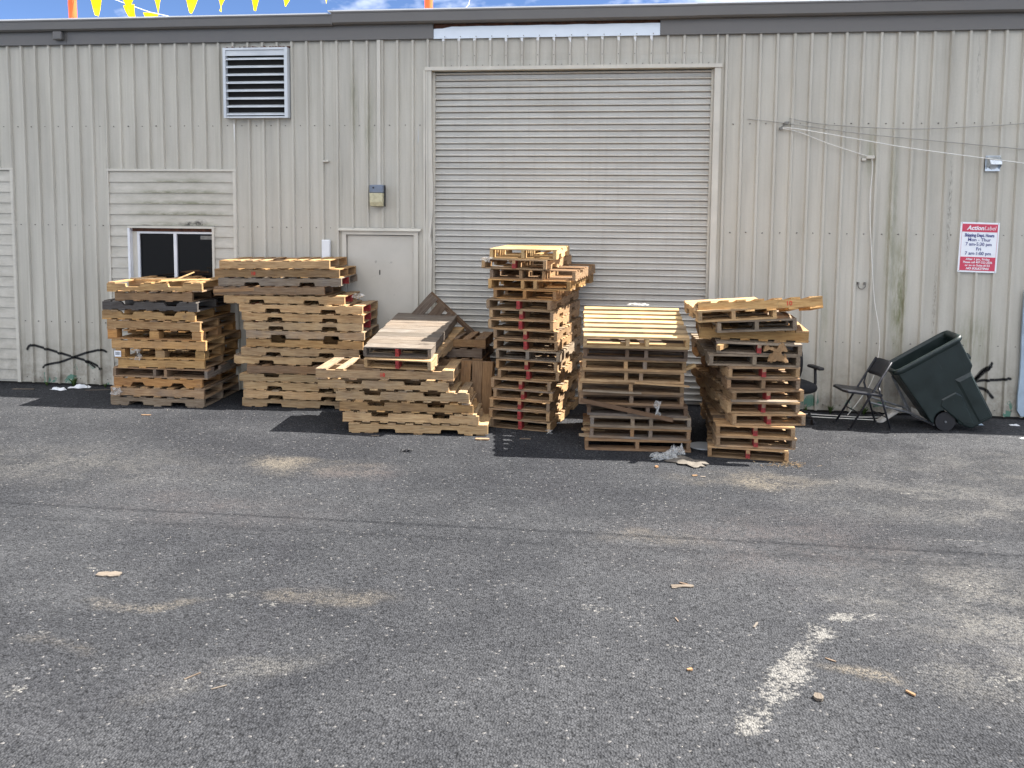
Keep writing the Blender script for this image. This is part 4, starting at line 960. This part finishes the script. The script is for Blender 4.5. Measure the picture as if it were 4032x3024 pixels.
for (x_, y_, L, wd, th, an, lab, tn) in ((4.92, -5.59, .16, .07, .012, .1, 'flat tan wood slab left of the paint scuffs', 'pale'), (8.80, -5.23, .15, .035, .010, .1, 'split brown wood sliver, largest of the little heap mid yard', 'gold'), (8.83, -5.20, .10, .015, .008, -.5, 'thin dark sliver on the little heap mid yard', 'brown'), (8.76, -5.25, .07, .02, .008, .4, 'short sliver on the little heap mid yard', 'tan'),
        (9.391, -6.443, .052, .045, .022, 1.5, 'small grey-brown wood block beside the worn stripe', 'grey'), (8.754, -6.261, .03, .018, .012, .3, 'bright yellow chip left of the worn stripe', 'new'), (9.882, -6.334, .05, .016, .012, -.9, 'yellow wood chip right of the small block', 'new'), (8.728, -5.70, .05, .010, .006, 1.9, 'dark thin chip mid yard', 'brown'), (9.20, -5.70, .07, .014, .006, 1.1, 'bent pale chip above the worn stripe', 'pale'), (6.922, -1.90, .15, .055, .02, .05, 'pale yellow splintered chunk at the corner of the low pile', 'new'),
        (2.732, -1.432, .12, .03, .006, .05, 'pale sliver in front of the leftmost stack', 'new'), (5.725, -1.93, .09, .02, .010, .2, 'sliver in front of the low pile', 'pale'), (7.383, -1.80, .12, .03, .010, .15, 'sliver in the shade of the tall stack', 'pale'), (8.766, -2.62, .035, .028, .02, .8, 'orange chip in front of the plastic wrap', 'orange'),
        (9.115, -2.827, .05, .03, .008, .3, 'pale chip on the dusty patch before the right-hand stack', 'new'), (9.19, -2.85, .05, .02, .006, -.2, 'tan chip on the dusty patch before the right-hand stack', 'tan'), (6.10, -6.68, .09, .008, .006, .9, 'thin twig-like sliver left in the yard', 'pale'), (6.29, -6.76, .08, .007, .006, .6, 'second twig-like sliver left in the yard', 'pale'),
        (9.55, -6.05, .06, .01, .006, -.6, 'brown sliver above the small block', 'brown'), (5.2, -1.75, .02, .015, .008, 0, 'tiny pale chip left of the low pile', 'pale'), (1.32, -.25, .32, .02, .012, .25, 'grey stick at the wall foot left of the leftmost stack', 'grey'), (.30, -.35, .30, .03, .01, .1, 'weathered stick by the wall at far left', 'grey')):
    chip(x_, y_, L, wd, th, an, lab, tn)
crumple('paper_litter', .79, -.30, .002, .26, .10, .04, WHITEP, 'white paper scrap below the left graffiti', 'paper', seed=21, th=.002, nx=8, ny=5, rot=-.3)
crumple('paper_litter', 1.0, -.17, .002, .30, .08, .06, WHITEP, 'folded white paper scrap next to the weeds', 'paper', seed=22, th=.002, nx=8, ny=5, rot=.3)
crumple('rubber_scrap', 6.208, -2.44, .002, .14, .08, .03, BLACKP, 'black rubber scrap on the asphalt before the low pile', 'rubber scrap', seed=23, th=.004, nx=8, ny=5, ragged=.6)
crumple('paper_litter', 13.10, -.33, .002, .12, .07, .02, WHITEP, 'white paper scrap by the wall right of the bin', 'paper', seed=24, th=.002, nx=6, ny=4)
crumple('paper_litter', 12.93, -.95, .002, .10, .05, .02, WHITEP, 'white scrap on the sunny asphalt at the right edge', 'paper', seed=25, th=.002, nx=6, ny=4)
crumple('paper_litter', 12.66, -.36, .002, .16, .10, .03, BLUEG, 'bluish paper scrap under the tipped bin', 'paper', seed=26, th=.002, nx=6, ny=4)
pl_ = MB(); pl_.tube([(9.30, -1.80, .004), (9.30, -1.80, .012)], .15, 24); tag(pl_.build('plastic_plate', WHITEM), 'pale blue-white plastic plate on the ground between the two right stacks', 'plate')
st_ = MB(); r_ = random.Random(4)
for k in range(90):
    a_ = r_.uniform(0, 6.3); x_ = 10.05 + r_.gauss(0, .10); y_ = -2.36 + r_.gauss(0, .05); L_ = r_.uniform(.02, .06); z_ = r_.uniform(.003, .02)
    st_.tube([(x_, y_, z_), (x_ + L_ * math.cos(a_), y_ + L_ * math.sin(a_), z_ + r_.uniform(-.002, .012))], .0016, 3)
tag(st_.build('straw_litter', STRAW), 'dry straw and splinters at the foot of the right-hand stack', 'straw', kind='stuff')
cr_ = MB()
for k in range(500):
    x_ = r_.uniform(1, 14.5); y_ = -r_.uniform(.15, 7.4) ; s_ = r_.uniform(.0015, .004) * (1.6 if r_.random() < .08 else 1)
    a_ = r_.uniform(0, 3); c_, n_ = math.cos(a_) * s_, math.sin(a_) * s_
    cr_.add([(x_ - c_, y_ - n_, .001), (x_ + n_, y_ - c_, .001), (x_ + c_, y_ + n_, .001), (x_ - n_, y_ + c_, .001), (x_, y_, s_ * .9)], [(0, 1, 4), (1, 2, 4), (2, 3, 4), (3, 0, 4)])
tag(cr_.build('grit', simple('pale_grit', (.40, .37, .32), .9, 0, .4, 3), fix=False), 'loose pale grit scattered over the asphalt', 'grit', kind='stuff')
def weed(x_, y_, n, h, lab, seed):
    r = random.Random(seed); P = empty('weed_plant', (x_, y_, 0), label=lab, cat='weed', group='weeds at the wall foot'); mb = MB()
    for k in range(n):
        a = r.uniform(0, 6.3); hh = h * r.uniform(.4, 1); lean = r.uniform(.1, .8) * hh; wv = r.uniform(.004, .012)
        px, py = math.cos(a), math.sin(a) * .5
        mb.add([(-py * wv, px * wv, 0), (py * wv, -px * wv, 0), (px * lean * .4 + py * wv * 1.4, py * lean * .4 - px * wv * 1.4, hh * .6), (px * lean * .4 - py * wv * 1.4, py * lean * .4 + px * wv * 1.4, hh * .6), (px * lean, py * lean, hh * .9)], [(0, 1, 2, 3), (3, 2, 4)])
    mb.build('leaves', LEAF, P, fix=False); return P
for k, (x_, h_, n_, lab) in enumerate(((.86, .16, 26, 'green weed at the wall foot below the graffiti'), (1.33, .09, 16, 'small weed at the wall foot beside the leftmost stack'), (.45, .07, 14, 'low weed at the wall foot near the left corner trim'), (11.05, .14, 30, 'weeds at the wall foot left of the folding chair'), (11.45, .16, 30, 'weeds at the wall foot behind the folding chair'), (10.75, .10, 20, 'weeds at the wall foot behind the right-hand stack'))): weed(x_, -.08, n_, h_, lab, k)

# ------------------------------------------------------------------ tipped wheeled bin
tau = rad(32)
BN = empty('wheeled_bin', (12.45, -.58, .035), (0, -tau, 0), label='dark green wheeled bin tipped back against the wall without lid', cat='bin'); BN.scale = (1, .68, 1)
def hw(v): return .225 + .085 * min(1, v / 1.0)
arc = [(-.20 + .140 * math.cos(t), .215 + .140 * math.sin(t)) for t in [rad(160 - i_ * 25) for i_ in range(9)]]
out = [(.01, .0), (.27, 0.), (.285, .03), (.318, .60), (.372, .655), (.380, .80), (.385, .93), (.392, 1.0), (-.392, 1.0), (-.385, .90), (-.348, .42), (-.346, .30)] + arc
arcv = out
n_ = len(out)
body = MB()
F = [(u, -hw(v), v) for u, v in out]; Bk = [(u, hw(v), v) for u, v in out]
IN = [(u * .955, -hw(v) * .93, v if v > .05 else v + .02) for u, v in out]; IB = [(u * .955, hw(v) * .93, v if v > .05 else v + .02) for u, v in out]
rim = (7, 8)
vs = F + Bk + IN + IB; fs = [tuple(range(n_)), tuple(range(2 * n_ - 1, n_ - 1, -1)), tuple(range(3 * n_ - 1, 2 * n_ - 1, -1)), tuple(range(3 * n_, 4 * n_))]
for i_ in range(n_):
    j = (i_ + 1) % n_
    if i_ == 7: continue
    fs.append((i_, n_ + i_, n_ + j, j)); fs.append((2 * n_ + i_, 2 * n_ + j, 3 * n_ + j, 3 * n_ + i_))
body.add(vs, fs)
bo = body.build('bin_body', BIN, BN)
bv = bo.modifiers.new('bev', 'BEVEL'); bv.width = .022; bv.segments = 3; bv.limit_method = 'ANGLE'; bv.angle_limit = rad(40)
def rrect(a, b, r, z, n=5):
    P = []
    for cx, cy, s in ((a - r, b - r, 0), (-a + r, b - r, 90), (-a + r, -b + r, 180), (a - r, -b + r, 270)):
        for k in range(n + 1): t = rad(s + 90 * k / n); P.append((cx + r * math.cos(t), cy + r * math.sin(t), z))
    return P
lip = MB(); L1 = rrect(.425, .345, .09, .985); L2 = rrect(.435, .352, .095, 1.0); L3 = rrect(.430, .348, .095, 1.03); L4 = rrect(.392, .315, .075, 1.034); L5 = rrect(.368, .290, .065, 1.0); L6 = rrect(.372, .292, .065, .955); L0 = rrect(.385, .308, .07, .96)
m_ = len(L1); vs = L0 + L1 + L2 + L3 + L4 + L5 + L6
lip.add(vs, [(q * m_ + k, q * m_ + (k + 1) % m_, (q + 1) * m_ + (k + 1) % m_, (q + 1) * m_ + k) for q in range(6) for k in range(m_)])
lip.build('rim', BIN, BN, smooth=True)
pp = [(-.04, .10), (.05, .05), (.085, .40), (.05, .46), (-.11, .46), (-.15, .41)]; pq = [(-.055, .10), (.06, .035), (.10, .41), (.06, .48), (-.12, .48), (-.165, .41)]
rb_ = MB(); rb_.add([(u, -hw(v) - .014, v) for u, v in pp] + [(u, -hw(v) + .002, v) for u, v in pq], [(0, 1, 2, 3, 4, 5)] + [(i_, (i_ + 1) % 6, (i_ + 1) % 6 + 6, i_ + 6) for i_ in range(6)]); rb_.build('raised_panel', BIN, BN)
rb2 = MB(); rb2.add([(.13, -hw(0) - .020, .04), (.26, -hw(0) - .020, .03), (.295, -hw(.6) - .020, .56), (.15, -hw(.6) - .020, .56), (.11, -hw(0), .03), (.268, -hw(0), .02), (.31, -hw(.6), .60), (.12, -hw(.6), .61)], [(0, 1, 2, 3), (0, 4, 5, 1), (1, 5, 6, 2), (2, 6, 7, 3), (3, 7, 4, 0)]); rb2.build('raised_panel', BIN, BN)
MB().cbox(.375, .425, -.16, .16, .70, .78, .015).build('lift_bar', BIN, BN)
for s_ in (-1, 1):
    MB().tube([(-.20, s_ * .165, .215), (-.20, s_ * .215, .215)], .110, 24).build('wheel', BLACKP, BN)
MB().tube([(-.20, -.24, .215), (-.20, .24, .215)], .012, 8).build('axle', GREYM, BN)

# ------------------------------------------------------------------ black folding chair
FC = empty('folding_chair', (11.28, -.66, 0), label='black metal folding chair facing left beside the tipped bin', cat='chair')
def cpt(x_, y_, z_): return (x_ - 11.28, y_ + .66, z_)
near = dict(ff=(11.066, -.853), bt=(11.52, -.80), rf=(11.543, -.793), rt=(11.385, -.815)); far = dict(ff=(11.00, -.500), bt=(11.455, -.45), rf=(11.478, -.445), rt=(11.32, -.47))
for s_ in (near, far):
    a0 = Vector(cpt(*s_['ff'], 0)); a1 = Vector(cpt(*s_['bt'], .80))
    MB().tube([a0, a0.lerp(a1, .5), a1], .0125, 8).build('leg', BLACKM, FC, smooth=True)
    MB().tube([cpt(*s_['rf'], 0), cpt(*s_['rt'], .50)], .0115, 8).build('leg', BLACKM, FC, smooth=True)
    MB().tube([cpt(*s_['rt'], .50), a0.lerp(a1, .78)], .008, 6).build('hinge_bar', BLACKM, FC)
    for p_ in ('ff', 'rf'): MB().tube([cpt(*s_[p_], 0), cpt(*s_[p_], .03)], .017, 8).build('foot_cap', BLACKP, FC)
def lp(a, b, t): return tuple(a[i_] + (b[i_] - a[i_]) * t for i_ in range(3))
MB().tube([lp(cpt(*near['rf'], 0), cpt(*near['rt'], .5), .3), lp(cpt(*far['rf'], 0), cpt(*far['rt'], .5), .3)], .008, 6).build('cross_bar', BLACKM, FC)
MB().tube([lp(cpt(*near['ff'], 0), cpt(*near['bt'], .8), .25), lp(cpt(*far['ff'], 0), cpt(*far['bt'], .8), .25)], .008, 6).build('cross_bar', BLACKM, FC)
st_ = MB(); T = [(10.985, -.80, .468), (11.03, -.86, .466), (11.40, -.845, .428), (11.44, -.80, .424), (11.40, -.47, .424), (11.36, -.445, .428), (10.98, -.485, .466), (10.95, -.53, .468)]
st_.add([cpt(*p_) for p_ in T] + [cpt(p_[0], p_[1], p_[2] - .03) for p_ in T], [tuple(range(8)), tuple(range(15, 7, -1))] + [(i_, i_ + 8, (i_ + 1) % 8 + 8, (i_ + 1) % 8) for i_ in range(8)])
so_ = st_.build('seat', BLACKM, FC); bv = so_.modifiers.new('bev', 'BEVEL'); bv.width = .008; bv.segments = 2
bk = MB(); n_ = 8; vs = []
for i_ in range(n_ + 1):
    t = i_ / n_; bow = .03 * math.sin(t * math.pi)
    for zz in (.615, .66, .75, .80):
        k_ = zz / .80; xN = near['ff'][0] + (near['bt'][0] - near['ff'][0]) * k_; yN = near['ff'][1] + (near['bt'][1] - near['ff'][1]) * k_; xF = far['ff'][0] + (far['bt'][0] - far['ff'][0]) * k_; yF = far['ff'][1] + (far['bt'][1] - far['ff'][1]) * k_
        vs.append(cpt(xN + (xF - xN) * t + bow - .004, yN + (yF - yN) * t, zz - (.012 if i_ in (0, n_) and zz in (.615, .80) else 0) * (1 if zz > .7 else -1)))
bk.add(vs, [(i_ * 4 + k, i_ * 4 + k + 1, i_ * 4 + k + 5, i_ * 4 + k + 4) for i_ in range(n_) for k in range(3)])
bo_ = bk.build('backrest', BLACKM, FC, smooth=True, fix=False); sd = bo_.modifiers.new('s', 'SOLIDIFY'); sd.thickness = .016

# collapsed grey chair under the bin
GC = empty('collapsed_chair', (11.8, -.45, 0), label='collapsed grey folding chair lying under the tipped bin', cat='chair')
def q_(x_, y_, z_): return (x_ - 11.8, y_ + .45, z_)
MB().tube([q_(11.66, -.40, .57), q_(11.86, -.44, .14)], .012, 8).build('leg', GREYM, GC); MB().tube([q_(11.74, -.25, .50), q_(11.92, -.30, .12)], .012, 8).build('leg', GREYM, GC)
MB().tube([q_(11.42, -.42, .24), q_(11.86, -.46, .14), q_(12.12, -.50, .015)], .014, 8).build('leg', GREYM, GC); MB().tube([q_(11.48, -.20, .26), q_(11.92, -.25, .14), q_(12.12, -.28, .02)], .014, 8).build('leg', GREYM, GC)
MB().tube([q_(11.62, -.40, .17), q_(11.66, -.22, .18)], .010, 6).build('cross_bar', GREYM, GC); MB().tube([q_(11.86, -.44, .14), q_(11.92, -.26, .13)], .010, 6).build('cross_bar', GREYM, GC)
sp_ = MB(); sp_.add([q_(11.90, -.42, .11), q_(12.13, -.50, .012), q_(12.22, -.30, .03), q_(11.96, -.22, .16), q_(11.90, -.42, .095), q_(12.13, -.50, .0), q_(12.22, -.30, .012), q_(11.96, -.22, .14)], [(0, 1, 2, 3), (7, 6, 5, 4), (0, 4, 5, 1), (1, 5, 6, 2), (2, 6, 7, 3), (3, 7, 4, 0)]); sp_.build('seat', SEATW, GC)
PS = empty('plastic_shutter', (11.62, -.36, .03), (rad(-12), rad(-34), rad(8)), label='dirty white ribbed plastic slab lying behind the folding chair', cat='plastic slab')
MB().cbox(-.15, .23, -.06, .06, -.01, .03, .01).build('slab', SEATW, PS)
for k in range(5): MB().cbox(-.13, .21, -.05 + k * .022, -.036 + k * .022, .0305, .040, .003).build('rib', SEATW, PS)

# office chair half hidden behind the right-hand stack
OC = empty('office_chair', (10.50, -.48, 0), (0, 0, rad(20)), label='black office chair half hidden behind the right-hand stack', cat='chair')
sv = MB(); R_ = [(.0, .36), (.20, .36), (.245, .385), (.255, .42), (.245, .455), (.20, .48), (0, .485)]
vs = []; nn = 20
for r_0, z0 in R_:
    for k in range(nn):
        t = 2 * math.pi * k / nn; q = (abs(math.cos(t)) ** 4 + abs(math.sin(t)) ** 4) ** -.25; vs.append((r_0 * q * math.cos(t) * .95, r_0 * q * math.sin(t) * .92, z0))
sv.add(vs, [(a * nn + k, a * nn + (k + 1) % nn, (a + 1) * nn + (k + 1) % nn, (a + 1) * nn + k) for a in range(len(R_) - 1) for k in range(nn)]); sv.build('seat', CUSH, OC, smooth=True)
for s_ in (-1, 1):
    MB().tube([(s_ * .20, 0, .37), (s_ * .29, 0, .38), (s_ * .30, 0, .46), (s_ * .29, 0, .63)], .018, 8).build('arm_post', BLACKP, OC, smooth=True)
    MB().cbox(s_ * .29 - .04, s_ * .29 + .04, -.14, .12, .625, .66, .014).build('arm_pad', BLACKP, OC)
MB().tube([(0, 0, .09), (0, 0, .37)], .028, 10).build('gas_post', BLACKP, OC)
for k in range(5):
    t = rad(72 * k + 10); MB().tube([(0, 0, .12), (.27 * math.cos(t), .27 * math.sin(t), .075)], [.026, .015], 8).build('base_spoke', BLACKP, OC)
    MB().tube([(.27 * math.cos(t) - .012, .27 * math.sin(t), .03), (.27 * math.cos(t) + .012, .27 * math.sin(t), .03)], .03, 12).build('caster', BLACKP, OC)
bk2 = MB(); vs = []
for i_ in range(9):
    for j in range(7):
        u = i_ / 8 - .5; v = j / 6; wv = .42 * (1 - .25 * (abs(v - .45) * 2) ** 3); vs.append((u * wv, .20 + .03 * v - .05 * (1 - (2 * u) ** 2), .50 + v * .42))
bk2.add(vs, [(i_ * 7 + j, i_ * 7 + j + 1, (i_ + 1) * 7 + j + 1, (i_ + 1) * 7 + j) for i_ in range(8) for j in range(6)]); b2 = bk2.build('backrest', CUSH, OC, smooth=True, fix=False); sd = b2.modifiers.new('s', 'SOLIDIFY'); sd.thickness = .05
MB().cbox(-.03, .03, .17, .21, .36, .55, .008).build('back_bracket', BLACKP, OC)
